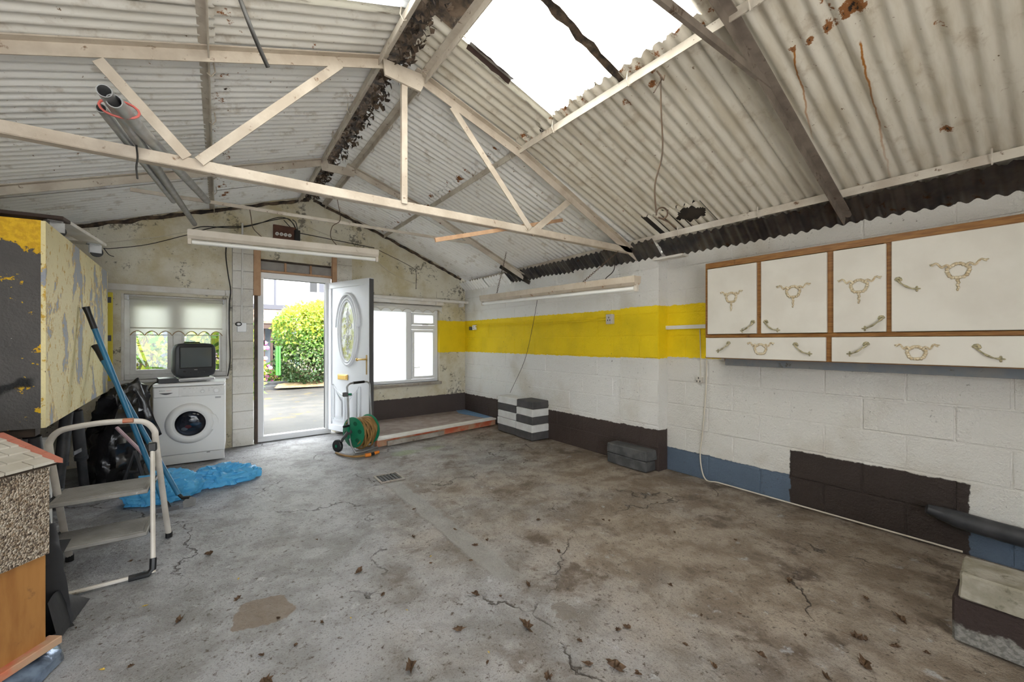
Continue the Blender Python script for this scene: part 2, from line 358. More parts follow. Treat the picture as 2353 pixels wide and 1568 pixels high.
K['ridgetile'] = mat('terracotta_strip', (.42, .15, .10), (.36, .12, .08), .7)
K['rooftile'] = mat('pale_paper_tile', (.46, .43, .37), (.38, .35, .29), .75)
# outdoors
K['render'] = mat('white_rendered_house', (.80, .80, .80), None, .8)
K['ground'] = mat('wet_tarmac', (.040, .037, .034), (.024, .0235, .023), .6, vs=2, bump=.8, bs=45, dirt=(.075, .055, .010), damt=.57, ds=2.4)
K['stoneroof'] = mat('stone_chip_roof', (.22, .14, .095), (.12, .085, .07), .8, vs=14)
K['slate'] = mat('grey_ridge', (.045, .047, .06), None, .7)
K['brownwood'] = mat('brown_fascia', (.05, .03, .024), None, .6)
K['bench'] = mat('bright_green_paint', (.035, .26, .025), None, .5)
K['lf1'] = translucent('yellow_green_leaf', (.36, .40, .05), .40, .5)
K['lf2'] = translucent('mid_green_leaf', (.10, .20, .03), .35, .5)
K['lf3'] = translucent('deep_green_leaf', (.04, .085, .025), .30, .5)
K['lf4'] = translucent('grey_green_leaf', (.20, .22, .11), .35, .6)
K['flower'] = translucent('pink_blossom', (.72, .16, .42), .35, .6)
K['flowerp'] = translucent('pale_lilac_blossom', (.66, .42, .60), .35, .6)
K['stem'] = mat('dry_brown_twig', (.14, .095, .05), (.22, .16, .08), .8)
K['lime'] = mat('spirit_level_yellow', (.80, .66, .03), None, .4)

# ------------------------------------------------------------------ mesh building
class MB:
    def __init__(s): s.v = []; s.f = []
    def add(s, vs, fs, M=None):
        o = len(s.v)
        s.v += [tuple(M @ V(p)) if M else tuple(p) for p in vs]
        s.f += [[i+o for i in f] for f in fs]; return s
    def box(s, x0, x1, y0, y1, z0, z1, M=None, bev=0.):
        if bev:
            b = bmesh.new(); bmesh.ops.create_cube(b, size=1)
            for v in b.verts: v.co = V(((x0+x1)/2+v.co.x*(x1-x0), (y0+y1)/2+v.co.y*(y1-y0), (z0+z1)/2+v.co.z*(z1-z0)))
            bmesh.ops.bevel(b, geom=b.edges[:], offset=bev, segments=1 if bev < .012 else 2, affect='EDGES', profile=.6)
            b.verts.index_update(); vs = [v.co.copy() for v in b.verts]; fs = [[v.index for v in f.verts] for f in b.faces]; b.free()
            return s.add(vs, fs, M)
        return s.add([(x, y, z) for z in (z0, z1) for y in (y0, y1) for x in (x0, x1)],
                     [(0, 2, 3, 1), (4, 5, 7, 6), (0, 1, 5, 4), (2, 6, 7, 3), (0, 4, 6, 2), (1, 3, 7, 5)], M)
    def tube(s, pts, r, n=8, M=None, closed=False, rs=None, flat=1.):
        P = [V(p) for p in pts]; L = len(P); T = []
        for i in range(L):
            a = P[i-1] if (i or closed) else P[0]; b = P[(i+1) % L] if (i < L-1 or closed) else P[-1]
            T.append((b-a).normalized())
        u = T[0].orthogonal().normalized() if abs(T[0].z) > .95 else T[0].cross(UP).normalized()
        vs = []
        for i in range(L):
            u = (u - T[i]*u.dot(T[i])); u = u.normalized() if u.length > 1e-6 else T[i].orthogonal().normalized()
            w = T[i].cross(u); rad = rs[i] if rs else r
            for k in range(n):
                a = 2*math.pi*k/n + math.pi/n; vs.append(P[i] + u*(rad*math.cos(a)) + w*(rad*flat*math.sin(a)))
        fs = []
        for i in range(L if closed else L-1):
            j = (i+1) % L
            for k in range(n): fs.append((i*n+k, i*n+(k+1) % n, j*n+(k+1) % n, j*n+k))
        if not closed: fs += [tuple(range(n))[::-1], tuple(range((L-1)*n, L*n))]
        return s.add(vs, fs, M)
    def bar(s, p, q, w, h, up=UP, M=None):     # rectangular bar; w sideways, h along 'up'
        p, q = V(p), V(q); t = (q-p).normalized(); a = t.cross(V(up)).normalized()*(w/2); b = a.cross(t).normalized()*(h/2)
        vs = [e+x+y for e in (p, q) for x, y in ((a, b), (-a, b), (-a, -b), (a, -b))]
        return s.add(vs, [(0, 1, 2, 3)[::-1], (4, 5, 6, 7), (0, 4, 7, 3), (1, 2, 6, 5), (0, 1, 5, 4), (3, 7, 6, 2)], M)
    def angle(s, p, q, a, b, t=.006, up=UP):    # L section: web along up, flange sideways
        p, q = V(p), V(q); d = (q-p).normalized(); sd = d.cross(V(up)).normalized(); u = sd.cross(d).normalized()
        s.bar(p, q, t, a, up); f = u*(a/2)+sd*(b/2); return s.bar(p+f, q+f, b, t, up)
    def lathe(s, prof, n=24, M=None, cap=True):
        vs = [(r*math.cos(2*math.pi*k/n), r*math.sin(2*math.pi*k/n), z) for r, z in prof for k in range(n)]
        fs = [(i*n+k, i*n+(k+1) % n, (i+1)*n+(k+1) % n, (i+1)*n+k) for i in range(len(prof)-1) for k in range(n)]
        if cap: fs += [tuple(range(n))[::-1], tuple(range((len(prof)-1)*n, len(prof)*n))]
        return s.add(vs, fs, M)
    def prism(s, poly, z0, z1, M=None):
        n = len(poly); vs = [(x, y, z0) for x, y in poly]+[(x, y, z1) for x, y in poly]
        return s.add(vs, [tuple(range(n))[::-1], tuple(range(n, 2*n))]+[(i, (i+1) % n, n+(i+1) % n, n+i) for i in range(n)], M)
    def ell(s, c, r, n=10, m=7, M=None):
        vs = []; fs = []
        for i in range(m+1):
            t = math.pi*i/m
            for k in range(n):
                a = 2*math.pi*k/n; vs.append((c[0]+r[0]*math.sin(t)*math.cos(a), c[1]+r[1]*math.sin(t)*math.sin(a), c[2]+r[2]*math.cos(t)))
        fs = [(i*n+k, (i+1)*n+k, (i+1)*n+(k+1) % n, i*n+(k+1) % n) for i in range(m) for k in range(n)]
        return s.add(vs, fs, M)
    def grid(s, fn, nu, nv, M=None):
        vs = [fn(i/nu, j/nv) for i in range(nu+1) for j in range(nv+1)]
        fs = [(i*(nv+1)+j, (i+1)*(nv+1)+j, (i+1)*(nv+1)+j+1, i*(nv+1)+j+1) for i in range(nu) for j in range(nv)]
        return s.add(vs, fs, M)
    def mesh(s, name, m, smooth=0., recalc=True, inv=None):
        me = bpy.data.meshes.new(name)
        me.from_pydata([tuple(inv @ V(p)) for p in s.v] if inv else s.v, [], s.f)
        if recalc:
            b = bmesh.new(); b.from_mesh(me); bmesh.ops.remove_doubles(b, verts=b.verts, dist=1e-6)
            bmesh.ops.recalc_face_normals(b, faces=b.faces); b.to_mesh(me); b.free()
        if smooth:
            me.polygons.foreach_set('use_smooth', [True]*len(me.polygons)); me.set_sharp_from_angle(angle=math.radians(smooth))
        me.materials.append(K[m] if isinstance(m, str) else m); me.update(); return me
    def build(s, name, m, parent=None, smooth=0., label=None, recalc=True):
        if parent is not None:
            me = s.mesh(name, m, smooth, recalc, Matrix.Translation(-V(parent['_o'])))
            o = bpy.data.objects.new(name, me); COL.objects.link(o); o.parent = parent; o['_o'] = parent['_o']
        else:
            a = np.array(s.v); base = V(((a[:, 0].min()+a[:, 0].max())/2, (a[:, 1].min()+a[:, 1].max())/2, a[:, 2].min()))
            me = s.mesh(name, m, smooth, recalc, Matrix.Translation(-base))
            o = bpy.data.objects.new(name, me); COL.objects.link(o); o.location = base; o['_o'] = tuple(base)
        if label: o['label'] = label
        return o
def thing(name, label, cat, loc, group=None, kind=None):
    o = bpy.data.objects.new(name, None); COL.objects.link(o); o.location = loc; o['_o'] = tuple(loc); o.empty_display_size = .1
    return tag(o, label, cat, group, kind)
def tag(o, label, cat, group=None, kind=None):
    if label: o['label'] = label
    if cat: o['category'] = cat
    if group: o['group'] = group
    if kind: o['kind'] = kind
    return o
def struct(o, label=None, cat=None):
    o['kind'] = 'structure'
    if label: o['label'] = label
    if cat: o['category'] = cat
    return o
def arc(c, r, a0, a1, n, ax=(1, 0, 0), ay=(0, 0, 1)):
    ax, ay, c = V(ax), V(ay), V(c)
    return [c+ax*(r*math.cos(a0+(a1-a0)*i/n))+ay*(r*math.sin(a0+(a1-a0)*i/n)) for i in range(n+1)]
def spline(pts, k=6):       # Catmull-Rom through the points
    P = [V(p) for p in pts]; P = [P[0]*2-P[1]]+P+[P[-1]*2-P[-2]]; out = []
    for i in range(1, len(P)-2):
        a, b, c, d = P[i-1:i+3]
        for j in range(k):
            t = j/k; out.append(.5*((2*b)+(c-a)*t+(2*a-5*b+4*c-d)*t*t+(3*b-a-3*c+d)*t**3))
    return out+[P[-2]]
def frame_of(o, zdir, xdir):        # local frame: z = zdir, x ~ xdir
    z = V(zdir).normalized(); x = (V(xdir)-z*V(xdir).dot(z)).normalized(); y = z.cross(x)
    return Matrix.Translation(V(o)) @ Matrix((x, y, z)).transposed().to_4x4()

# ================================================================== structure
def terr(x, y):
    return .010*mnoise.noise(V((x*1.1, y*1.1, 0)))+.0035*mnoise.noise(V((x*5, y*5, 3)))-.006
b = MB(); b.grid(lambda u, v: (-1.7+5.5*u, -1.8+8.15*v, terr(-1.7+5.5*u, -1.8+8.15*v)), 150, 220)
struct(b.build('floor', 'floor', smooth=60, recalc=False), 'cracked and stained grey brown concrete garage floor', 'floor')

# back wall: columns between the openings, tops follow the roof
W1 = (-.845, .088, .865, 1.800); DR = (.352, 1.345, 2.335); W2 = (1.70, 2.992, .625, 1.800)
UC = 3.52
def wcol(b, u0, u1, z0, z1, y0=0., y1=.21):
    cuts = [u0]+[c for c in (RIDGE_X-.01, MIDX) if u0 < c < u1]+[u1]
    for a, c in zip(cuts, cuts[1:]):
        ta, tc = (roofz(a)+.03, roofz(c)+.03) if z1 is None else (z1, z1)
        b.add([(a, y0, z0), (c, y0, z0), (c, y1, z0), (a, y1, z0), (a, y0, ta), (c, y0, tc), (c, y1, tc), (a, y1, ta)],
              [(0, 3, 2, 1), (4, 5, 6, 7), (0, 1, 5, 4), (1, 2, 6, 5), (2, 3, 7, 6), (3, 0, 4, 7)], MBK)
b = MB()
wcol(b, -1.75, W1[0], -.1, None); wcol(b, W1[0], W1[1], -.1, W1[2]); wcol(b, W1[0], W1[1], W1[3], None)
wcol(b, W1[1], DR[0], -.1, None); wcol(b, DR[0], DR[1], DR[2], None); wcol(b, DR[1], W2[0], -.1, None)
wcol(b, W2[0], W2[1], -.1, W2[2]); wcol(b, W2[0], W2[1], W2[3], None); wcol(b, W2[1], UC+.2, -.1, None)
wall_back = struct(b.build('wall_back', 'wallBack'), 'stained cream plaster gable wall with door and two windows', 'wall')
b = MB(); b.box(-.007, .2, 2.95, 6.5, -.1, 2.22, MRA).box(3.706, 3.92, -1.8, 2.60, -.1, 2.20)
b.box(3.562, 3.80, 2.497, 2.975, -.1, 2.16)
# mortar bed lies a little behind the block faces
for i, p in enumerate(b.v): pass
wall_right = struct(b.build('wall_right', 'wallB'), 'white block wall with a yellow stripe and dark painted foot', 'wall')
me = wall_right.data; me.materials.append(K['wallA']); me.materials.append(K['wallP'])
for p in me.polygons:
    y = p.center.y+wall_right.location.y; x = p.center.x+wall_right.location.x
    p.material_index = 0 if y < 2.49 and x > 3.70 else (2 if x < 3.81 and 2.49 < y < 2.98 and x >= 3.56 and p.center.z < 2.3 else (1 if y > 2.6 else 0))
b = MB(); b.box(-1.85, -1.65, -1.8, 6.4, -.1, 2.36)
wall_left = struct(b.build('wall_left', 'wallDull'), 'dull grey block side wall behind the yellow box', 'wall')
# invented front wall, unseen behind the camera: piers beside an opening sized for the light
b = MB(); b.box(-1.85, -1.35, -1.95, -1.75, -.1, 2.4).box(.95, 3.92, -1.95, -1.75, -.1, 2.3).box(-1.35, .95, -1.95, -1.75, 2.15, 2.45)
b.add([(-1.85, -1.9, 2.2), (3.92, -1.9, 2.2), (1.02, -1.9, 3.24)], [(0, 1, 2)]); struct(b.build('wall_front_invented', 'wallDull'), 'made-up unseen front wall with an opening that lets light in', 'wall')

BLK = {}
def block_mesh(m, k):
    if (m, k) not in BLK:
        rnd = random.Random(k*31+len(m)); b = MB(); b.box(0, .06, -.219, .219, -.109, .109, None, .006)
        b.v = [(p[0]+rnd.uniform(-.0015, .0025), p[1]+rnd.uniform(-.0015, .0015), p[2]+rnd.uniform(-.0015, .0015)) for p in b.v]
        BLK[m, k] = b.mesh('block', m)
    return BLK[m, k]
def blocks(parent, M, y0, y1, z1, off, m, rnd, skip=None):
    inv = Matrix.Translation(-V(parent['_o'])); k = 0
    while .0+k*.225 < z1:
        zc = k*.225+.1125-.01
        e = y0 - ((off+(k % 2)*.225) % .45); 
        while e < y1-.02:
            a, c = max(e, y0)+.003, min(e+.45, y1)-.003
            if c-a > .04 and not (skip and skip((a+c)/2, zc)):
                o = bpy.data.objects.new('block', block_mesh(m, rnd.randrange(4))); COL.objects.link(o); o.parent = parent; o['_o'] = parent['_o']
                o.matrix_local = inv @ M @ Matrix.Translation((rnd.uniform(-.003, .002), (a+c)/2, zc)) @ Matrix.Diagonal((1, (c-a)/.438, 1, 1))
            e += .45
        k += 1
rnd = random.Random(3)
blocks(wall_right, MRA @ Matrix.Translation((-.012, 0, 0)), 2.975, 6.33, 2.15, .10, 'wallA', rnd)
blocks(wall_right, MRB, -.45, 2.49, 2.15, .185, 'wallB', rnd)
blocks(wall_right, Matrix.Translation((3.556, 0, 0)), 2.497, 2.975, 2.1, .0, 'wallP', rnd)
# block jambs of the door on the back wall (proud of the plaster)
MJ = MBK @ Matrix.Rotation(math.radians(90), 4, 'Z')       # local x outward, y = -u
def jamb(u0, u1, z1, proud):
    k = 0; inv = Matrix.Translation(-V(wall_back['_o']))
    while k*.215 < z1:
        for m in ('wallPil',):
            o = bpy.data.objects.new('block', block_mesh(m, rnd.randrange(4))); COL.objects.link(o); o.parent = wall_back; o['_o'] = wall_back['_o']
            w = u1-u0-.004
            o.matrix_local = inv @ MJ @ Matrix.Translation((-proud+rnd.uniform(-.004, .004), -(u0+u1)/2, k*.215+.105)) @ Matrix.Diagonal((proud/.06+.3, w/.438, .98, 1))
        k += 1
jamb(.128, .350, 2.5, .055); jamb(1.345, 1.555, 2.4, .05)

# ------------------------------------------------------------------ roof
PITCH = .0762
ceiling = thing('ceiling', 'pitched roof of old painted corrugated sheets', 'roof', (1.02, 2.3, 2.2)); struct(ceiling)
def sheet(name, xa, xb, y0, y1, m, lift=0., hole=None, zf=roofz, nx=7, amp=.0108, seed=0, edge=0.):
    ny = max(8, round((y1-y0)/PITCH*7)); b = MB(); r = random.Random(seed)
    def fn(u, v):
        x = xa+(xb-xa)*u; y = y0+(y1-y0)*v
        if edge and u in (0., 1.): x += (r.random()-.5)*edge
        return (x, y, zf(x)+lift+.010+amp*math.sin(2*math.pi*y/PITCH)+.005*mnoise.noise(V((x*2, y*2, 3))))
    b.grid(fn, nx, ny)
    if hole:
        cx, cy, rx, ry = hole; out = []
        for f in b.f:
            q = sum((V(b.v[i]) for i in f), V())/4; d = math.hypot((q.x-cx)/rx, (q.y-cy)/ry)+.35*mnoise.noise(V((q.x*14, q.y*14, 1)))
            if d > 1: out.append(f)
        b.f = out
    return b.build(name, m, ceiling, smooth=70, recalc=False)
US = [1.05+.62*k for k in range(-5, 9)]; US[-1] = 6.36
LS = [.60+.62*k for k in range(-4, 9)]; LS = [-1.95]+LS+[6.36]
for i, (a, c) in enumerate(zip(US, US[1:])):
    L = .004*(i % 2)
    if .9 < a < 2.0:
        sheet('skylight_sheet', 1.20, 2.06, a, c+.05, 'sky', .012+L, seed=i, edge=.03)
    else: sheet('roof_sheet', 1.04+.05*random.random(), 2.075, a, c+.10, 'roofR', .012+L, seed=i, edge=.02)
    if .9 < a < 2.0: sheet('skylight_sheet', -.10, .90, a, c+.05, 'sky', .012+L, seed=i+40, edge=.02)  # nearer left sheet is out of view, added for more even light
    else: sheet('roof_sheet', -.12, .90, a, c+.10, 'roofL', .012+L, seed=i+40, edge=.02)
for i, (a, c) in enumerate(zip(LS, LS[1:])):
    L = .004*(i % 2)
    if 1.7 < a < 1.9:      # cut back above the patched hole
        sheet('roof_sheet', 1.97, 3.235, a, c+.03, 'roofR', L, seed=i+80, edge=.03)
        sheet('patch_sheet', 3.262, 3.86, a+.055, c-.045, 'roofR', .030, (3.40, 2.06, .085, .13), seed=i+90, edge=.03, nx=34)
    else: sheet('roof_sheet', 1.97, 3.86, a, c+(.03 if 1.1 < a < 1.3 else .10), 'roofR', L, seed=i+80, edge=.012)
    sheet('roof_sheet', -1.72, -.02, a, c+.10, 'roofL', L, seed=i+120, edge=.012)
    wx = 3.70 if a < 2.3 else (3.545 if a < 2.9 else 3.69-.03*(a+.3))
    def az(x, wx=wx): return 2.262-.95*(x-wx+.145)
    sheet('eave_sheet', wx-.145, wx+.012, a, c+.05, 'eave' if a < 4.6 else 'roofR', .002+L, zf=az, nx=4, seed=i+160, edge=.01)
# felt and boards behind the hole, brown slab lying on the skylight, ridge capping
b = MB(); b.add([(3.15, 1.5, roofz(3.15)+.05), (3.15, 2.95, roofz(3.15)+.05), (3.86, 2.95, roofz(3.86)+.05), (3.86, 1.5, roofz(3.86)+.05)], [(0, 1, 2, 3)])
b.build('roof_felt', 'felt', ceiling, recalc=False)
b = MB(); b.tube([(3.40, 1.90, 2.475), (3.43, 2.06, 2.478), (3.41, 2.20, 2.472)], .035, 8); b.build('pipe_stub', 'dgrey', ceiling, 40)
p = rr(1128, 150); b = MB()
b.grid(lambda u, v: (p.x-.165+.33*u, p.y-.035+.07*v+.012*mnoise.noise(V((u*6, v*3, 2))), roofz(p.x-.165+.33*u)+.006+.014*math.sin(v*3.1)), 12, 5)
b.build('broken_tile', 'brownwood', ceiling, 50, recalc=False)
b = MB()
b.grid(lambda u, v: (1.300+.74*u, 1.655+.055*v+.018*mnoise.noise(V((u*9, v*2, 5))), roofz(1.30+.74*u)-.002+.010*math.sin(v*3)), 20, 3)
b.build('joint_strip', 'ridge', ceiling, 50, recalc=False)
def ridge_fn(u, v):
    y = -1.8+8.2*u; a = v*2-1; x = RIDGE_X+.225*a
    n = mnoise.noise(V((y*5, a*3, 2)))*.022+mnoise.noise(V((y*14, a*7, 7)))*.018
    return (x, y, 3.285-.055*a*a+n)
b = MB(); b.grid(ridge_fn, 260, 14); b.build('ridge_cap', 'ridge', ceiling, 80, recalc=False)
# rotten felt hanging from the ridge
rn = random.Random(5); b = MB()
for k in range(900):
    y = rn.uniform(.8, 6.2); x = RIDGE_X+rn.uniform(-.085, .06); z = 3.20+rn.uniform(-.02, .06)
    w, h = rn.uniform(.006, .024), rn.uniform(.008, .045); a = rn.uniform(0, 3.14); d = V((math.cos(a), math.sin(a), 0))*w
    q = V((x, y, z)); dn = V((rn.uniform(-.03, .03), rn.uniform(-.03, .03), -h))
    b.add([q-d, q+d, q+d*.5+dn, q-d*.7+dn*.8], [(0, 1, 2, 3)])
o = b.build('hanging_felt_scraps', 'ridge', ceiling, recalc=False); o['kind'] = 'stuff'

# purlins: angle irons under the sheets
def purlin(x, y0, y1, side, label, m='steel2', dz=.032):
    b = MB(); z = roofz(x)-dz
    b.angle((x, y0, z), (x, y1, z), .052, .045*side, .007)
    for i in range(int((y1-y0)/.62)):
        y = y0+.3+i*.62+random.uniform(-.1, .1)      # hook bolts
        b.tube([(x-.02*side, y, z+.05), (x-.028*side, y, z-.005), (x-.01*side, y, z-.036), (x+.01*side, y, z-.022)], .004, 5)
    return tag(b.build('purlin', m), label, 'beam', 'roof purlins')
purlin(2.03, -1.8, 6.2, 1, 'cream steel purlin halfway up the right roof slope under the skylight')
purlin(3.50, -1.8, 6.2, 1, 'cream steel purlin at the eaves above the white block wall')
purlin(1.195, -1.8, 6.2, -1, 'steel ridge purlin on the skylight side of the rotten ridge')
purlin(.865, -1.8, 6.2, 1, 'steel ridge purlin on the washing machine side of the rotten ridge')
purlin(-.045, -1.8, 6.2, -1, 'steel purlin halfway up the roof slope over the washing machine', dz=.034)

def truss(Y, label, chord, m):
    t = thing('roof_truss', label, 'truss', (1.0, Y, 2.1), 'roof trusses')
    def bar(n, p, q, w=.045, h=.008, mm=m, dy=0.): 
        b = MB(); b.bar((p[0], Y+dy, p[1]), (q[0], Y+dy, q[1]), h, w, up=(0, 0, 1) if abs(p[0]-q[0]) > .01 else (1, 0, 0)); return b.build(n, mm, t)
    for side in (-1, 1):
        if side < 0: P = [(.93, roofz(.93)-.045), (-1.60, roofz(-1.60)-.045)]
        else: P = [(1.11, roofz(1.11)-.050), (2.03, 2.842), (3.66 if Y < 2 else 3.56, 2.15)]
        for p, q in zip(P, P[1:]):
            b = MB(); b.angle((p[0], Y, p[1]), (q[0], Y, q[1]), .062, .045*side, .007, up=(0, 0, 1)); b.build('rafter', m if side < 0 or Y > 2 else 'dsteel', t)
    if chord:
        z = 2.226
        b = MB(); b.angle((-1.62, Y, z), (3.47, Y, z), .055, .05, .007, up=(0, 0, -1)); b.build('tie_beam', 'steel', t)
        bar('strut', (-.47, 2.63), (-.135, 2.25), .05, dy=-.008); bar('strut', (.62, 3.03), (-.085, 2.24), .05, dy=-.012)
        bar('king_post', (1.040, 3.07), (1.040, 2.235), .04, .03)
        bar('strut', (1.405, 3.02), (2.135, 2.235), .05, dy=-.008); bar('strut', (2.62, 2.58), (2.16, 2.205), .055, dy=.012)
        b = MB(); b.prism([(.885, 3.165), (1.16, 3.16), (1.175, 3.10), (1.165, 3.065), (1.15, 3.035), (.90, 3.06)], -.008, .008,
                          Matrix.Translation((0, Y-.022, 0)) @ Matrix.Rotation(math.radians(90), 4, 'X')); b.build('gusset', 'steel', t)
    else:
        z = 2.55 if Y > 2 else 2.70
        b = MB(); w = .03 if Y > 2 else .04
        b.bar((-.60 if Y > 2 else -.3, Y, z), (2.62 if Y > 2 else 2.56, Y, z), w*.5, w); b.build('tie_rod', 'steel2' if Y > 2 else 'dsteel', t)
        b = MB(); b.prism([(.85, 3.14), (1.20, 3.14), (1.19, 3.06), (.87, 3.06)], -.006, .006,
                          Matrix.Translation((0, Y-.015, 0)) @ Matrix.Rotation(math.radians(90), 4, 'X')); b.build('gusset', m, t)
    return t
truss(2.75, 'cream steel roof truss with long tie beam, king post and struts', True, 'steel')
truss(4.63, 'cream steel roof truss with thin tie rod that carries the lamp by the door', False, 'steel2')
truss(1.03, 'grimy brown steel roof truss beside the skylight above the wall cupboards', False, 'dsteel')
# dark iron end plate of the middle truss rafter
b = MB(); b.bar(onx(1150, 613, 3.35), onx(1217, 650, 3.53), .03, .05); tag(b.build('roof_strap', 'iron'), 'short black iron strap from rafter down to the white wall', 'strap')
b = MB(); b.box(3.50, 3.60, 2.20, 2.52, 2.085, 2.105); tag(b.build('wall_plate', 'timberw'), 'broken white board at the pilaster head under the dark eaves', 'board')

for k, (ua, ub) in enumerate(((-1.6, RIDGE_X-.03), (RIDGE_X+.03, 3.40))):
    b = MB(); n = 60
    b.tube([(ua+(ub-ua)*i/n, -.012+.012*mnoise.noise(V((i*.4, k*9, 0))), roofz(ua+(ub-ua)*i/n)-.024+.016*mnoise.noise(V((i*.3, k*5, 4)))) for i in range(n+1)], .02, 6, MBK, rs=[.020+.012*mnoise.noise(V((i*.5, k*3, 7))) for i in range(n+1)])
    struct(b.build(f'trim_{k+3}', 'ridge', smooth=60), ('dark crumbling filler along the gable top over the left window', 'dark crumbling filler along the gable top over the frosted window')[k], 'trim')
# ================================================================== windows and door
def lb(b, u0, u1, z0, z1, y0, y1, bev=0.): return b.box(u0, u1, y0, y1, z0, z1, MBK, bev)
def pframe(b, u0, u1, z0, z1, w, y0, y1, bev=.004):
    lb(b, u0, u1, z1-w, z1, y0, y1, bev); lb(b, u0, u1, z0, z0+w, y0, y1, bev)
    lb(b, u0, u0+w, z0+w, z1-w, y0, y1, bev); return lb(b, u1-w, u1, z0+w, z1-w, y0, y1, bev)
def scallop(b, u0, u1, z0, ztop, n, amp, y, th=.0015):
    N = n*10; pts = []
    for i in range(N+1):
        a = (i/10) % 1.; pts.append((u0+(u1-u0)*i/N, z0+amp*math.sin(math.pi*a)**.8))
    for i in range(N):
        (a, za), (c, zc) = pts[i], pts[i+1]
        b.add([(a, y, za), (c, y, zc), (c, y, ztop), (a, y, ztop)], [(0, 1, 2, 3)], MBK)
    return b
# window 1: left, with roller blind
w1 = thing('window_1', 'white window with a scalloped roller blind above the washing machine', 'window', MBK @ V((-.38, .12, W1[2]))); struct(w1)
b = MB(); pframe(b, W1[0], W1[1], W1[2], W1[3], .055, .07, .14); b.build('window_frame', 'upvcd', w1)
b = MB(); lb(b, -.425, -.345, W1[2]+.055, W1[3]-.055, .075, .135, .004); b.build('mullion', 'upvcd', w1)
b = MB(); pframe(b, -.79, -.425, W1[2]+.055, W1[3]-.055, .05, .082, .128); b.build('sash', 'upvcd', w1)
b = MB(); pframe(b, -.345, .033, W1[2]+.055, W1[3]-.055, .022, .082, .128); b.build('sash', 'upvcd', w1)
b = MB(); lb(b, -.745, -.47, W1[2]+.10, W1[3]-.10, .102, .106); b.build('pane', 'glass', w1)
b = MB(); lb(b, -.325, .013, W1[2]+.075, W1[3]-.075, .102, .106); b.build('pane', 'glass', w1)
b = MB(); lb(b, W1[0]-.02, W1[1]+.01, W1[2]-.03, W1[2], -.03, .07, .004); b.build('window_sill', 'upvcd', w1)
for u0, u1 in ((W1[0]-.01, W1[0]+.012), (W1[1]-.012, W1[1]+.01)):
    b = MB(); lb(b, u0, u1, W1[2], W1[3], -.004, .07, .003); b.build('reveal_board', 'timberw', w1)
bl = thing('roller_blind', 'cream roller blind with scalloped hem half down over the washing machine window', 'blind', MBK @ V((-.37, .03, 1.35)))
b = MB(); b.tube([(-.80, .035, 1.758), (.045, .035, 1.758)], .022, 12, MBK); b.build('roller', 'blind', bl, 40)
b = MB(); b.grid(lambda u, v: (-.785+.82*u, .022+.004*math.sin(u*9), 1.438+.31*v), 24, 4, MBK); b.build('blind_fabric', 'blind', bl, 60, recalc=False)
b = MB(); scallop(b, -.785, .035, 1.352, 1.430, 7, .050, .022); b.build('scalloped_hem', 'blind', bl, recalc=False)
b = MB(); b.tube([(-.785+.82*i/70, .019, 1.352+.050*math.sin(math.pi*((i/10) % 1.))**.8) for i in range(71)], .0045, 5, MBK); b.build('hem_braid', 'hose', bl)
b = MB(); b.tube([(-.785, .022, 1.435), (.035, .022, 1.435)], .008, 6, MBK); b.build('batten', 'blind', bl)
b = MB(); b.tube([(-.775, .024, 1.358), (.03, .024, 1.358)], .004, 6, MBK); b.build('pull_rod', 'upvcd', bl)
for u in (-.80, .045):
    b = MB(); lb(b, u-.006, u+.006, 1.735, 1.785, .005, .06); b.build('bracket', 'galv', bl)
b = MB(); lb(b, -1.02, .060, 1.832, 1.900, -.035, .03, .004); struct(b.build('trim_1', 'timberw'), 'white painted board along the top of the left window', 'trim')
b = MB(); lb(b, .062, .125, 1.86, 1.905, -.02, .0, .004); b.box(.07, .10, -.035, -.02, 1.835, 1.875, MBK)
tag(b.build('junction_box', 'upvcd'), 'small white cable junction by the end of the left window board', 'junction box')
# spirit level hanging left of the window
sl = thing('spirit_level', 'yellow spirit level leaning upright beside the left window', 'spirit level', MBK @ V((-.93, -.02, .88)))
b = MB(); lb(b, -.965, -.915, .87, 1.80, -.055, -.02, .003); b.build('body', 'lime', sl)
for z in (1.72, 1.32):
    b = MB(); lb(b, -.955, -.925, z-.03, z+.03, -.06, -.05, .002); b.build('vial', 'dgrey', sl)
# window 2: right, frosted, scalloped valance
w2 = thing('window_2', 'white window with frosted panes behind the open door', 'window', MBK @ V((2.34, .12, W2[2]))); struct(w2)
b = MB(); pframe(b, W2[0], W2[1], W2[2], W2[3], .05, .06, .13); b.build('window_frame', 'upvc', w2)
b = MB(); lb(b, 2.43, 2.525, W2[2]+.05, W2[3]-.05, .065, .125, .004); b.build('mullion', 'upvc', w2)
b = MB(); lb(b, 2.525, 2.942, 1.475, 1.545, .065, .125, .004); b.build('transom', 'upvc', w2)
b = MB(); pframe(b, 2.528, 2.938, W2[2]+.055, 1.472, .042, .05, .11); b.build('sash', 'upvc', w2)
b = MB(); pframe(b, 2.528, 2.938, 1.548, W2[3]-.055, .035, .05, .11); b.build('sash', 'upvc', w2)
for u0, u1, z0, z1 in ((W2[0]+.05, 2.43, W2[2]+.05, W2[3]-.05), (2.57, 2.896, W2[2]+.097, 1.43), (2.563, 2.903, 1.583, W2[3]-.09)):
    b = MB(); lb(b, u0, u1, z0, z1, .088, .094); b.build('pane', 'frost', w2)
b = MB(); lb(b, W2[0]-.03, W2[1]+.02, W2[2]-.045, W2[2], -.05, .07, .005); b.build('window_sill', 'conc', w2)
for z, u in ((1.20, 2.54), (.86, 2.545)):
    b = MB(); lb(b, u-.008, u+.008, z-.06, z+.06, .03, .052, .003).tube([(u, .035, z+.03), (u, .02, z-.06)] if z > 1 else [(u, .035, z), (u+.11, .03, z+.005)], .007, 6, MBK)
    b.build('catch', 'upvcd', w2)
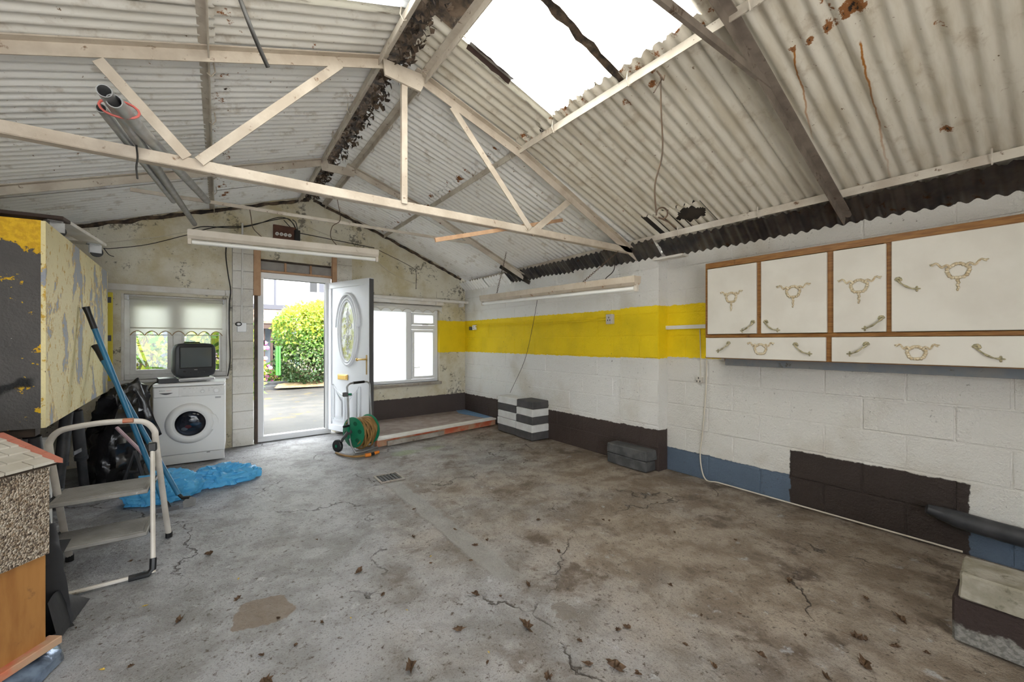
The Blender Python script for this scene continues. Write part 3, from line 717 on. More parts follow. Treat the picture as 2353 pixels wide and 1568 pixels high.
b = MB(); lb(b, 2.70, 2.80, 1.545, 1.558, .02, .052, .003); b.build('stay', 'galv', w2)
b2 = thing('window_valance', 'white scalloped valance rolled up over the frosted window', 'blind', MBK @ V((2.35, .03, 1.70)))
b = MB(); b.tube([(1.63, -.03, 1.835), (3.01, -.03, 1.835)], .026, 12, MBK); b.build('roller', 'valance', b2, 40)
b = MB(); scallop(b, 1.63, 3.01, 1.745, 1.83, 8, .055, -.048); b.build('scalloped_hem', 'valance', b2, recalc=False)
b = MB(); b.tube([(1.63+1.38*i/80, -.05, 1.745+.055*math.sin(math.pi*((i/10) % 1.))**.8) for i in range(81)], .005, 5, MBK); b.build('hem_braid', 'alu', b2)
sh = thing('wall_shelf', 'white painted shelf board above the frosted window', 'shelf', MBK @ V((2.5, -.06, 1.88)))
b = MB(); lb(b, 1.62, 3.47, 1.925, 1.965, -.15, -.002, .004); b.build('shelf_board', 'timberw', sh)
b = MB(); lb(b, 1.62, 3.02, 1.870, 1.925, -.09, -.002, .003); b.build('batten', 'timberw', sh)
for u in (2.86, 3.36):
    b = MB(); lb(b, u, u+.022, 1.865, 1.925, -.14, -.002, .003); b.build('bracket', 'timberw', sh)
b = MB(); b.box(2.93, 3.30, -.02, -.004, 2.0, 2.10, MBK, .003); tag(b.build('wall_board', 'wallBack'), 'small plaster coloured board on the gable above the shelf', 'board')

# door: frame, open leaf
d1 = thing('door_1', 'white panelled front door with oval glass standing open into the garage', 'door', MBK @ V((.85, .08, 0))); struct(d1)
b = MB(); F0, F1, FZ = .398, 1.290, 2.170
pframe(b, F0, F1, .0, FZ, .072, .03, .12); b.build('door_frame', 'upvc', d1)
b = MB(); pframe(b, F0+.06, F1-.06, .045, FZ-.06, .016, .05, .11, .002); b.build('rebate', 'dgrey', d1)
b = MB(); lb(b, F0-.002, F0+.006, 1.0, FZ-.1, .02, .05); lb(b, F0+.072, F0+.086, 1.24, 1.30, .035, .06); b.build('keep', 'black', d1)
HG = MBK @ V((1.258, .045, 0)); FE = V((1.572, 5.355, 0))
dx = (FE-HG).normalized(); ML = Matrix.Translation(V((HG.x, HG.y, .055))) @ Matrix(((dx.x, -dx.y, 0), (dx.y, dx.x, 0), (0, 0, 1))).to_4x4()
# leaf local: x from hinge to free edge, y = + towards the far side (right), -y faces the doorway/camera
LW, LH, LT = (FE-HG).length, 2.045, .062
side = -1
def dl(b, x0, x1, z0, z1, y0, y1, bev=0.): return b.box(x0, x1, min(y0, y1), max(y0, y1), z0, z1, ML, bev)
nrm = (ML.to_3x3() @ V((0, 1, 0))); S = 1 if nrm.dot(-V((HG.x, HG.y, 0))) > 0 else -1   # S*y points to the camera side
leaf = MB(); dl(leaf, .0, LW, 0, LH, 0, -S*LT, .003); leaf = leaf.build('door_leaf', 'dpaint', d1)
b = MB(); fw = .085
for x0, x1, z0, z1 in ((0, LW, LH-fw, LH), (0, LW, 0, fw), (0, fw, fw, LH-fw), (LW-fw, LW, fw, LH-fw)): dl(b, x0, x1, z0, z1, S*.0, S*.014, .005)
b.build('sash_profile', 'dpaint', leaf)
b = MB(); dl(b, LW, LW+.004, .01, LH-.01, S*.006, -S*LT*.95); dl(b, LW+.004, LW+.008, .3, 1.9, -S*.02, -S*.045); b.build('lock_strip', 'dgrey', leaf)
cx, cz, rx, rz = LW*.5, 1.36, .158, .40
def oval(rx, rz, y, n=48): return [(cx+rx*math.cos(2*math.pi*i/n), y, cz+rz*math.sin(2*math.pi*i/n)) for i in range(n)]
b = MB(); b.tube(oval(rx+.045, rz+.045, S*.008), .022, 8, ML, True).tube(oval(rx+.008, rz+.008, S*.010), .016, 8, ML, True); b.build('oval_moulding', 'dpaint', leaf, 50)
b = MB(); b.tube([(cx+(rx+.088)*math.cos(a), S*.012, cz+.02+(rz+.085)*math.sin(a)) for a in [math.radians(8+164*i/24) for i in range(25)]], .022, 8, ML)
for s_ in (-1, 1): b.ell((cx+s_*(rx+.085), S*.014, cz+.085), (.024, .02, .028), 10, 6, ML)
b.build('arch_moulding', 'dpaint', leaf, 50)
K['oval'] = (lambda: (lambda g: (g.col(g.mix(g.rng(g.noise(9, 5), .42, .60), g.mix(g.noise(5, 3), (.30, .42, .16), (.62, .55, .18)), (.86, .88, .86))), g.m)[1])(G('obscured_oval_glass', .15)))()
b = MB(); b.add([(x, S*.006, z) for x, _, z in oval(rx, rz, 0)], [tuple(range(48))], ML); b.build('oval_pane', 'oval', leaf, recalc=False)
b = MB()                                                        # leaded scroll pattern on the oval glass
def scroll(pts): b.tube([(cx+x, S*.009, cz+z) for x, z in pts], .0045, 5, ML)
for sx in (-1, 1):
    for sz in (-1, 1):
        scroll([(sx*(.052+.033*math.cos(a)), sz*(.075+.034*math.sin(a))) for a in [math.radians(15*i) for i in range(25)]])
        scroll([(sx*(.030+.022*math.cos(a)), sz*(.135+.024*math.sin(a))) for a in [math.radians(15*i) for i in range(20)]])
        scroll([(0, sz*.28), (sx*.028, sz*.235), (sx*.014, sz*.205), (sx*.04, sz*.17)])
    scroll([(0, .048), (sx*.024, 0), (0, -.048)])
scroll([(0, .31), (0, .05)]); scroll([(0, -.05), (0, -.31)]); b.build('lead_scrollwork', 'upvc', leaf)
b = MB(); dl(b, .235, .455, .71, .785, 0, S*.014, .004); lp = b.build('letterbox', 'brass', leaf)
b = MB(); dl(b, .255, .435, .722, .773, S*.014, S*.020, .003); b.build('flap', 'brass', lp)
b = MB(); dl(b, LW-.062, LW-.026, .80, 1.06, 0, S*.014, .004); hp = b.build('door_handle', 'brass', leaf)
b = MB(); b.tube([(LW-.044, S*.01, 1.0), (LW-.044, S*.055, 1.0), (LW-.06, S*.062, 1.0), (LW-.17, S*.060, .995)], .011, 8, ML); b.ell((LW-.18, S*.058, .995), (.022, .02, .022), 10, 6, ML); b.build('lever', 'brass', hp, 50)
b = MB(); b.lathe([(.011, 0), (.011, .01)], 12, ML @ Matrix.Translation((LW-.044, 0, .86)) @ Matrix.Rotation(math.radians(-90*S), 4, 'X')); b.build('keyhole', 'black', hp)
b = MB(); dl(b, LW-.06, LW-.035, 1.255, 1.315, 0, S*.012, .002); b.build('latch', 'dgrey', leaf)
for x0, x1, fl in ((.115, .385, 1), (.435, .705, -1)):          # two lower raised panels with swept tops
    pts = []
    for inset in (0, .028):
        p = [(x0+inset, .15+inset), (x1-inset, .15+inset)]
        za, zb = (.64, .50) if fl > 0 else (.50, .64)
        top = [(x0+inset+(x1-x0-2*inset)*t, za-inset+(zb-za)*(t**2 if fl < 0 else 1-(1-t)**2)) for t in [1-i/8 for i in range(9)]]
        pts.append([(q[0]*.5+.5*q[0], q[1]) for q in p+top])
    b = MB()
    for q, r in ((pts[0], .014), (pts[1], .010)): b.tube([(x, S*.003, z) for x, z in q], r, 6, ML, True)
    inner = [(x0+.06, .21), (x1-.06, .21), (x1-.06, .42 if fl > 0 else .56), (x0+.06, .56 if fl > 0 else .42)]
    n = len(inner); b.add([(x, S*.010, z) for x, z in inner]+[(x*.8+.2*(x0+x1)/2, S*.018, z) for x, z in inner], [(4, 5, 6, 7)]+[(i, (i+1) % 4, 4+(i+1) % 4, 4+i) for i in range(4)], ML)
    b.build('raised_panel', 'dpaint', leaf, 40)
# rough timber and boarding around the door head
hb = thing('door_header', 'raw timber battens and grey boarding above the door frame', 'timber frame', MBK @ V((.85, .03, 2.17)))
b = MB(); lb(b, DR[0], DR[1], 2.165, 2.45, .08, .095); b.build('board', 'plast', hb)
b = MB(); lb(b, DR[0]-.005, DR[0]+.072, 1.86, 2.46, -.075, .02, .003); b.build('batten', 'timber', hb)
b = MB(); lb(b, 1.288, 1.345, 2.06, 2.50, -.055, .02, .003); b.build('batten', 'timber', hb)
b = MB(); lb(b, .425, 1.288, 2.172, 2.196, -.0, .09, .002); b.build('batten', 'timber', hb)
b = MB(); lb(b, .425, 1.288, 2.318, 2.334, .02, .08, .002); b.build('batten', 'darkt', hb)
for u in (.71, 1.02):
    b = MB(); lb(b, u, u+.024, 2.196, 2.32, .045, .08, .002); b.build('batten', 'timber', hb)
b = MB(); lb(b, DR[0]+.012, DR[0]+.045, .0, 1.86, -.03, .04); b.build('packer', 'darkt', hb)
b = MB(); b.grid(lambda u, v: (DR[0]-.0+.004*math.sin(u*70)+.002*math.sin(u*31), -.058+.02*v, .95+.75*u), 60, 1, MBK)
struct(b.build('trim_2', 'bw', recalc=False), 'ragged edge of filler foam on the door jamb', 'trim')

# ================================================================== wall cupboards
XF = 3.415
cab = thing('wall_cupboard', 'long wooden wall cupboard with cream doors, wreath ornaments and two drawers', 'cupboard', (3.56, .8, 1.144))
def cyy(px): return onx(px, 784, XF-.012).y
CY1, CY0 = onx(1621.5, 784, XF).y, -.42
b = MB(); b.box(XF, 3.698, CY0, CY1, 1.144, 1.162).box(XF, 3.698, CY0, CY1, 1.935, 1.953).box(XF+.02, 3.698, CY1-.018, CY1, 1.162, 1.935).box(3.68, 3.698, CY0, CY1-.018, 1.162, 1.935)
b.build('carcass', 'oak', cab)
b = MB(); b.box(XF-.004, XF+.018, CY0, CY1, 1.906, 1.953, None, .002); b.build('top_rail', 'oak', cab)
b = MB(); b.box(XF-.004, XF+.018, CY0, CY1, 1.318, 1.345, None, .002); b.build('middle_rail', 'oak', cab)
b = MB(); b.box(XF-.004, XF+.018, CY0, CY1, 1.144, 1.160, None, .002); b.build('bottom_rail', 'oak', cab)
DOORS = [(1627.2, 1739.3, 1), (1750, 1901, -1), (1916, 2037, 1), (2049.5, 2640, -1)]
DRAW = [(1623.5, 1898.5), (1912, 2620)]
st = [CY1, (cyy(1739)+cyy(1750))/2, (cyy(1901)+cyy(1916))/2, (cyy(2037)+cyy(2049))/2]
for i, y in enumerate(st):
    w = (.014, .030, .026, .028)[i]
    b = MB(); b.box(XF-.004, XF+.018, y-(w if i else .018), y+(w if i else 0), 1.345, 1.906, None, .002); b.build('stile', 'oak', cab)
y = (cyy(1898.5)+cyy(1912))/2
b = MB(); b.box(XF-.004, XF+.018, y-.03, y+.03, 1.16, 1.318, None, .002); b.build('stile', 'oak', cab)
def MC(px, py, dx=.020):            # plane of a door front: x to the right, y up, z out
    p = onx(px, py, XF-.004-dx); return Matrix.Translation(p) @ Matrix(((0, 0, -1), (-1, 0, 0), (0, 1, 0))).to_4x4()
def wreath(M, parent, R=.042, pend=True, wid=.104):
    b = MB(); n = 18
    for i in range(n):
        a = 2*math.pi*i/n; r_ = R*(1+.05*math.sin(5*a)); b.ell((r_*math.cos(a), r_*math.sin(a)*.92, .004), (.0105, .0105, .007), 6, 4, M)
    for s_ in (-1, 1):
        b.tube([(s_*(R*.75+(wid-R*.75)*t), R*.55+.028*t+.010*math.sin(t*11), .004+.003*math.sin(t*9)) for t in [i/12 for i in range(13)]], .0045, 5, M, rs=[.0075-.003*i/12 for i in range(13)])
        b.ell((s_*wid, R*.55+.026, .004), (.008, .004, .003), 6, 4, M); b.ell((s_*.012, R*.95, .006), (.012, .006, .005), 6, 4, M)
    if pend:
        for k in range(6): b.ell((.002*(-1)**k, -R*.95-.013*k, .004), (.0095-.0008*k, .0095, .006), 6, 4, M)
    return b.build('wreath_ornament', 'orn', parent, 60)
def bow_handle(M, parent, s_=1, L=.042):       # s_=1: rises to the right
    b = MB(); pts = [(s_*L*(-1+2*t), -.030+.060*t**1.8, .004+.020*math.sin(math.pi*t)) for t in [i/12 for i in range(13)]]
    b.tube(pts, .005, 6, M, rs=[.005+.0015*math.cos(i*1.1) for i in range(13)])
    x, y_ = s_*L, .030
    for k in range(5):
        a = math.radians(20+40*k); b.ell((x+s_*.012*math.cos(a)*.9-s_*.004, y_+.013*math.sin(a), .004), (.009, .008, .005), 6, 4, M)
    for k in (-1, 0, 1): b.ell((-x-s_*(.010 if k == 0 else .002), -.031+.010*k, .003), (.011 if k == 0 else .006, .005 if k == 0 else .008, .004), 6, 4, M)
    return b.build('handle', 'handle', parent, 60)
ORN = [(1680.6, 684), (1822.8, 671), (1974, 658), (2201.8, 622.6)]
HND = [(1719, 751, 1), (1772.4, 750, -1), (2007.8, 743.6, 1), (2084, 654, -1)]
for i, (a, c, s_) in enumerate(DOORS):
    b = MB(); b.box(XF-.024, XF-.005, cyy(c), cyy(a), 1.348, 1.899 if i < 3 else 1.905, None, .0025); dr = b.build('door', 'cabw', cab)
    wreath(MC(*ORN[i]), dr, (.040, .042, .042, .043)[i], True, (.085, .104, .108, .108)[i])
    bow_handle(MC(*HND[i][:2]), dr, HND[i][2])
DO = [(1747.6, 803), (2106, 811.6)]; DH = [((1663, 798.3, 1), (1843, 803, -1)), ((1973, 803, 1), (2269.8, 811.6, -1))]
for i, (a, c) in enumerate(DRAW):
    b = MB(); b.box(XF-.024, XF-.005, cyy(c), cyy(a), 1.150, 1.316, None, .0025); dr = b.build('drawer', 'cabw', cab)
    wreath(MC(*DO[i]), dr, .040, False, .092)
    for h in DH[i]: bow_handle(MC(*h[:2]), dr, h[2], .044)
b = MB(); b.box(3.585, 3.605, -.42, onx(1668, 784, 3.6).y, 1.080, 1.142, None, .002); bb = b.build('shelf_rail', 'greyb')
tag(bb, 'grey painted board under the wooden wall cupboard', 'board')
b = MB(); b.box(3.606, 3.698, -.42, onx(1664, 784, 3.6).y, 1.118, 1.142); tag(b.build('cupboard_batten', 'oak'), 'brown batten carrying the wooden wall cupboard', 'batten')

# ================================================================== lamps
def lamp(P, Q, label, m, group=None):
    P, Q = V(P), V(Q); L = (Q-P).length; M = frame_of(P, UP, Q-P)
    ax = (Q-P).normalized(); M = Matrix.Translation(P) @ Matrix((ax, ax.orthogonal(), ax)).to_4x4()
    y = UP.cross(ax).normalized(); z = ax.cross(y); M = Matrix.Translation(P) @ Matrix((ax, y, z)).transposed().to_4x4()
    t = thing('fluorescent_lamp', label, 'lamp', (P+Q)/2-V((0, 0, .1)))
    b = MB(); b.prism([(-.045, .05), (.045, .05), (.040, -.005), (.018, -.028), (-.018, -.028), (-.040, -.005)], 0, L, M @ Matrix(((0, 0, 1, 0), (1, 0, 0, 0), (0, 1, 0, 0), (0, 0, 0, 1)))); b.build('housing', m, t)
    b = MB(); b.tube([(.03, 0, -.055), (L-.03, 0, -.055)], .018, 12, M); b.build('tube', 'tube', t, 40)
    for x in (.012, L-.012):
        b = MB(); b.box(x-.014, x+.014, -.014, .014, -.078, -.02, M, .003); b.build('lampholder', 'lampb', t)
    b = MB(); b.lathe([(.014, 0), (.014, .006), (.008, .007)], 14, M @ Matrix.Translation((L*.865, -.045, .018)) @ Matrix.Rotation(math.radians(90), 4, 'X')); b.build('starter', 'lampb', t)
    return t
l1a, l1b = ony(431, 541, 4.60), ony(868, 586, 4.60)
lamp(l1a, l1b, 'long cream fluorescent lamp hung from the tie rod over the door', 'lampb')
l2a, l2b = onx(1465, 648, 2.85), onx(1108, 689, 2.85)
lamp(l2a, l2b, 'long rusty fluorescent lamp hung on chains beside the white wall', 'lampr')
def wire(name, pts, r, m, label, cat, k=6, n=6, sm=True):
    b = MB(); b.tube(spline(pts, k) if sm else pts, r, n); return tag(b.build(name, m, smooth=50), label, cat)
def Y46(x, y): return ony(x, y, 4.62)
wire('hanging_wire', [Y46(574, 482), Y46(577, 500), Y46(582, 525), l1a+(l1b-l1a)*.34+V((0, 0, .05))], .004, 'wire', 'rusty wire holding the lamp beside the conduit pillar', 'wire')
wire('hanging_wire', [Y46(775, 458), Y46(782, 505), Y46(764, 520), Y46(760, 545), l1a+(l1b-l1a)*.745+V((0, 0, .05))], .004, 'wire', 'bent rusty wire holding the lamp near its right end', 'wire', 4)
def chain(P, Q, label):
    P, Q = V(P), V(Q); n = int((Q-P).length/.022); b = MB(); d = (Q-P).normalized(); u = d.orthogonal().normalized(); w = d.cross(u)
    for i in range(n):
        c = P+(Q-P)*((i+.5)/n); a = u if i % 2 else w
        b.tube([c+d*(.0155*math.cos(t))+a*(.008*math.sin(t)) for t in [2*math.pi*k/8 for k in range(8)]], .0022, 4, closed=True)
    return tag(b.build('lamp_chain', 'wire'), label, 'chain')
lx = l2b-l2a
chain((3.0, l2a.y+lx.y*.86, roofz(3.0)-.10), l2a+lx*.86+V((0, 0, .05)), 'rusty chain at the far end of the lamp by the white wall')
chain(ony(1420, 578, 2.72), l2a+lx*.26+V((0, 0, .05)), 'slanting rusty chain from the tie beam end to the lamp by the wall')
wire('lamp_cable', [ony(1412, 583, 2.70), ony(1411, 620, 2.6), l2a+lx*.14+V((0, .0, .06)), l2a+lx*.10+V((0, 0, .045))], .004, 'cable', 'black cable dropping to the lamp by the white wall', 'cable')
wire('pull_cord', [onx(1235, 688, 3.42), onx(1222, 760, 3.45), onx(1205, 830, 3.46), onx(1172, 903, 3.45)], .003, 'cable', 'thin dark cord hanging from the lamp to the painted block stack', 'cord')
# wire with a loop hanging from the purlin
hp_ = onx(1518, 172, 2.03); dpt = V((2.03, hp_.y, 0))
def Xw(x, y): return onp(x, y, (0, 1, 0), hp_.y)
loop = [hp_, Xw(1519, 250), Xw(1522, 350), Xw(1505, 425), Xw(1508, 490)]+[Xw(1521+13*math.cos(a), 490+13*math.sin(a)) for a in [math.pi+.9*i for i in range(7)]]+[Xw(1535, 510), Xw(1550, 523)]
wire('wire_loop', loop, .0045, 'wire', 'dark wire ending in a loop hanging from the purlin by the skylight', 'wire', 5)
b = MB(); q = Xw(1516, 188); b.tube([q+V((.02, 0, .02)), q, Xw(1502, 213)], .004, 5).tube([hp_+V((-.035, 0, .01)), hp_+V((0, -.02, -.04)), hp_+V((.035, 0, .01))], .005, 5)
tag(b.build('wire_knot', 'wire'), 'twisted wire knot on the purlin by the skylight', 'wire')
# black cable end hanging from the left roof, pipes on the tie beam, wooden lath
wire('cable_end', [rl(553, -8)+V((0, 0, -.02)), ony(575, 60, 2.28), ony(598, 115, 2.30), ony(616, 155, 2.32)], .010, 'cable', 'stiff black cable end hanging from the roof over the door', 'cable', 6, 8)
pg = 'pipes laid across the tie beam'
def pipe(P, Q, r, label, m='galv'):
    t = thing('metal_pipe', label, 'pipe', P, pg)
    P, Q = V(P), V(Q); d = (Q-P).normalized(); M = frame_of(P, d, UP); L = (Q-P).length
    b = MB(); b.lathe([(r*.86, .12), (r*.86, 0), (r, 0), (r, L), (r*.5, L)], 14, M, cap=False); b.build('pipe_wall', m, t, 40)
    b = MB(); b.lathe([(r*.85, .10), (0.001, .10)], 14, M, cap=False); b.build('bore', 'black', t)
    return t
pipe((-.353, 2.16, 2.235), (-.215, 5.62, 2.555), .024, 'long grey pipe reaching from the tie beam to the door lamp')
pipe(onp(262, 232, (0, 1, 0), 2.20), (-.085, 4.5, 2.52), .026, 'grey pipe with an open end tied beside the long grey pipe')
pipe((-.41, 2.45, 2.285), (-.30, 4.3, 2.42), .019, 'thin rusty grey pipe under the two tied pipes')
b = MB(); c = V((-.335, 2.33, 2.25)); b.tube([c+V((.062*math.cos(a), 0, .034*math.sin(a))) for a in [2*math.pi*i/16 for i in range(16)]], .005, 5, closed=True); tag(b.build('string_tie', 'red'), 'red string tied round the grey pipes', 'string')
wire('string_end', [(-.33, 2.715, 2.25), (-.325, 2.71, 2.19), (-.33, 2.715, 2.14), (-.325, 2.71, 2.085)], .004, 'cable', 'dark green string hanging from the tie beam below the pipes', 'string')
b = MB(); b.bar(ony(1000, 552, 2.70), ony(1292, 506, 2.86), .012, .030); tag(b.build('wooden_lath', 'timber'), 'bare orange wooden lath lying on the truss tie beam', 'lath')

# ================================================================== gable electrics
fb = thing('fuse_board', 'old brown fuse board with four white fuses above the door', 'fuse board', MBK @ V((.85, -.03, 2.55)))
(ua, za), (ub, zb) = bk(628, 551, -.03), bk(676, 528, -.03)
b = MB(); b.box(ua, ub+.02, -.03, -.002, za, zb+.03, MBK, .003); b.build('board', 'fuse', fb)
for i, (x, y) in enumerate(((637, 537), (647, 538.2), (656.5, 539.6), (666, 541))):
    u, z = bk(x, y, -.05); M = MBK @ Matrix.Translation((u, -.03, z)) @ Matrix.Rotation(math.radians(90), 4, 'X')
    b = MB(); b.lathe([(.021, 0), (.021, .022), (.017, .028), (.011, .026), (.011, .018)], 16, M); f = b.build('fuse', 'porc', fb, 40)
    b = MB(); b.lathe([(.010, .019), (.010, .024)], 12, M); b.build('fuse_cap', 'grey', f)
def bp(x, y, d=-.02):
    n = MBK.to_3x3() @ V((0, 1, 0)); return onp(x, y, n, n.dot(MBK @ V((0, d, 0))))
(ua, za), (ub, zb) = bk(677, 553, -.05), bk(690, 530, -.05)
b = MB(); b.box(ua, ub, -.05, -.002, za, zb, MBK, .005); tag(b.build('switch_block', 'black'), 'black switch block full of wires beside the brown fuse board', 'switch')
rn = random.Random(11)
CABL = ['black cable arching from the switch block over the conduit to the left gable', 'second black cable looping from the switch block behind the conduit', 'pale cable rising from the switch block towards the far ridge', 'black cable from the switch block to the right end of the door lamp',
        'short black cable tail curling above the brown fuse board', 'short black cable rising straight from the switch block', 'pale cable running on from the lamp end to the dolly corner', 'thin dark cable sagging across the yellowish plaster above the left window',
        'short dark cable end dangling at the dolly corner', 'thin dark cable dropping down the gable above the shelf', 'pale thin cable slanting over the plaster beside the door head']
for k, pts in enumerate(([(683, 532), (672, 512), (655, 502), (600, 512), (560, 520), (500, 522), (440, 535)], [(683, 534), (668, 508), (640, 500), (585, 517), (540, 524), (470, 521), (440, 527)],
        [(686, 533), (698, 522), (705, 520), (740, 535), (775, 548)], [(690, 536), (720, 542), (790, 556), (860, 570)], [(680, 532), (665, 520), (652, 506)], [(684, 530), (680, 512), (672, 505)],
        [(440, 532), (360, 545), (300, 552), (240, 558)], [(430, 540), (340, 562), (260, 571), (238, 571)], [(238, 570), (250, 585), (262, 590)], [(868, 574), (930, 605), (950, 617), (956, 625), (956, 665)], [(865, 600), (900, 628), (960, 655)])):
    P = [bp(x, y, -.015-.006*(k % 3)) for x, y in pts]
    wire('gable_cable', P, .0055 if k < 6 else .004, 'cable' if k % 4 != 2 else 'cablew', CABL[k], 'cable', 5, 5)['group'] = 'loose cables on the gable'
b = MB(); P = [bp(557, 513, -.075), bp(557, 600, -.075), bp(555, 742, -.075)]; b.tube(P, .011, 8); cd = tag(b.build('conduit', 'upvcd', smooth=40), 'white conduit running down the block pillar beside the door', 'conduit')
(ua, za), (ub, zb) = bk(545, 763, -.09), bk(566, 742, -.09)
b = MB(); b.box(ua, ub, -.095, -.05, za, zb, MBK, .005); tag(b.build('light_switch', 'upvc'), 'white switch box at the foot of the white conduit', 'switch')
b = MB(); b.tube([bp(548+7*math.cos(a), 745+4*math.sin(a), -.10) for a in [.7*i for i in range(18)]], .006, 5); tag(b.build('cable_coil', 'cable'), 'small dark cable coil hanging on the switch box', 'cable')
wire('wall_cable', [bp(520, 563), bp(519, 590), bp(524, 630), bp(530, 668), bp(527, 700), bp(527, 760), bp(529, 820), bp(526, 850), bp(521, 872)], .006, 'cable', 'black cable running down beside the left window', 'cable', 4)

# ================================================================== right wall fittings
def rp(x, y, d=-.02): return ra(x, y, d-.012)
b = MB(); b.tube([rp(1071, 752), rp(1150, 749), rp(1250, 745), rp(1330, 739), rp(1396, 734)], .010, 8); tag(b.build('conduit', 'wallA', smooth=40), 'yellow painted conduit along the top of the yellow stripe', 'conduit')
def socket(p, M3, label, m, w=.075, h=.085):
    t = thing('socket', label, 'socket', p, 'wall sockets'); M = Matrix.Translation(p) @ M3
    b = MB(); b.box(-.045, 0, -w/2, w/2, -h/2, h/2, M, .005); b.build('box', m, t)
    b = MB()
    for y, z in ((0, .018), (-.015, -.012), (.015, -.012)): b.box(-.047, -.044, y-.004, y+.004, z-.008, z+.008, M)
    b.build('pin_holes', 'black', t); return t
R3 = MRA.to_3x3().to_4x4()
socket(rp(1405, 734, 0), R3, 'cream socket on the yellow stripe beside the pilaster', 'alu', .09, .11)
socket(rp(1093, 753, 0), R3, 'white socket on the yellow stripe near the corner', 'upvc', .075, .08)
socket(rp(1085, 755, 0), R3, 'grey switch beside the white corner socket', 'dgrey', .07, .06)
b = MB(); p, q = onx(1516, 754, 3.69), onx(1622, 750, 3.69); b.bar(p, q, .02, .036); tag(b.build('trunking', 'upvcd'), 'white trunking strip across the yellow stripe to the cupboard', 'trunking')
wire('socket_cable', [onx(1608, 757, 3.685), onx(1610, 820, 3.69), onx(1610, 868, 3.685)], .004, 'cablew', 'short cream cable from trunking down to the small switch', 'cable')
socket(onx(1611, 873, 3.70), Matrix.Identity(4), 'small cream switch hanging on the white wall left of the cupboard', 'alu', .05, .055)
fl_ = [onx(1624, 826, 3.66), onx(1622, 900, 3.68), onx(1615, 990, 3.685), onx(1609, 1050, 3.685), *[V((3.674 if k else 3.68, onx(x_, 784, 3.674).y, .012)) for k, x_ in enumerate((1619, 1650, 1700, 1815, 1950, 2090, 2212))]]
wire('floor_cable', fl_, .006, 'cablew', 'cream cable from the cupboard down and along the foot of the wall', 'cable')
pp = [V((3.60, .60, .245)), V((3.625, .52, .225)), V((3.640, .40, .205)), V((3.645, .1, .19)), V((3.645, -.5, .18))]
b = MB(); b.tube(spline(pp, 5), .05, 12, rs=[.028+.024*min(1, i/8) for i in range(21)]); tag(b.build('drain_pipe', 'scaf', smooth=50), 'dark green plastic pipe curving along the wall above the grey blocks', 'pipe')

# ================================================================== loose blocks
def rough_block(name, x0, x1, y0, y1, z0, z1, m, label, group=None, rz=0., seed=0, jit=.004):
    b = MB(); b.box(x0, x1, y0, y1, z0, z1, None, .008)
    bm = bmesh.new(); me = b.mesh('t', m); bm.from_mesh(me); bmesh.ops.subdivide_edges(bm, edges=bm.edges[:], cuts=2, use_grid_fill=True)
    c = V(((x0+x1)/2, (y0+y1)/2, 0)); R = Matrix.Rotation(rz, 3, 'Z'); out = MB()
    for v in bm.verts:
        d = V((mnoise.noise(v.co*9+V((seed, 0, 0))), mnoise.noise(v.co*9+V((0, seed, 5))), mnoise.noise(v.co*9+V((7, 0, seed)))))*jit
        if v.co.z < z0+.004: d.z = abs(d.z)*.3
        if v.co.z > z1-.004: d.z = -abs(d.z)*.3
        out.v.append(tuple(c+R @ (v.co+d-c)))
    bm.verts.index_update(); out.f = [[v.index for v in f.verts] for f in bm.faces]; bm.free(); bpy.data.meshes.remove(me)
    return tag(out.build(name, m, smooth=35), label, 'block', group)
rb_ = random.Random(2); HB = .101
for k, (m, w) in enumerate((('bd', 'charcoal'), ('bw', 'white'), ('bw', 'white'), ('bd', 'charcoal'), ('bw', 'white'))):
    pos = ('at the bottom', 'second from the bottom', 'in the middle', 'second from the top', 'on top')[k]
    x = 3.285+rb_.uniform(-.006, .006)
    rough_block('concrete_block', x, x+.215, 4.535, 4.985, .002+k*HB, k*HB+.100, m, f'{w} painted block {pos} of the stack by the low platform', 'painted block stacks', rb_.uniform(-.01, .01), k)
for k, (m, w) in enumerate((('bd', 'charcoal'), ('bw', 'white'), ('bd', 'charcoal'), ('bw', 'white'), ('bd', 'charcoal'))):
    pos = ('at the bottom', 'second from the bottom', 'in the middle', 'second from the top', 'on top')[k]
    x = 3.275+rb_.uniform(-.008, .008)+(.02 if k == 4 else 0)
    rough_block('concrete_block', x, x+.285, 4.165, 4.525, .002+k*HB, k*HB+.100, m, f'{w} painted block {pos} of the stack nearer the pilaster', 'painted block stacks', rb_.uniform(-.012, .012), k+9)
for k in range(2):
    rough_block('concrete_block', 3.385, 3.545, 2.52-.01*k, 3.01-.005*k, .002+k*.105, k*.105+.104, 'bg', f'{("lower", "upper")[k]} charcoal block of the pair at the foot of the pilaster', 'charcoal blocks at the pilaster', .01*k, 20+k, .010)
c3 = onz(2209, 1311, .305)
rough_block('concrete_block', 2.585, 2.80, -.12, .355, .002, .195, 'lowblock', 'dark brown painted grey block under the weathered block by the pipe', None, .03, 31, .006)
rough_block('concrete_block', 2.570, 2.80, -.13, .335, .197, .307, 'oldblock', 'weathered grey concrete block on top of the dark painted block', None, .03, 33, .007)
b = MB(); b.box(2.80, 2.86, .18, .36, .002, .05); tag(b.build('timber_offcut', 'oldblock'), 'short grey timber offcut behind the weathered blocks', 'offcut')

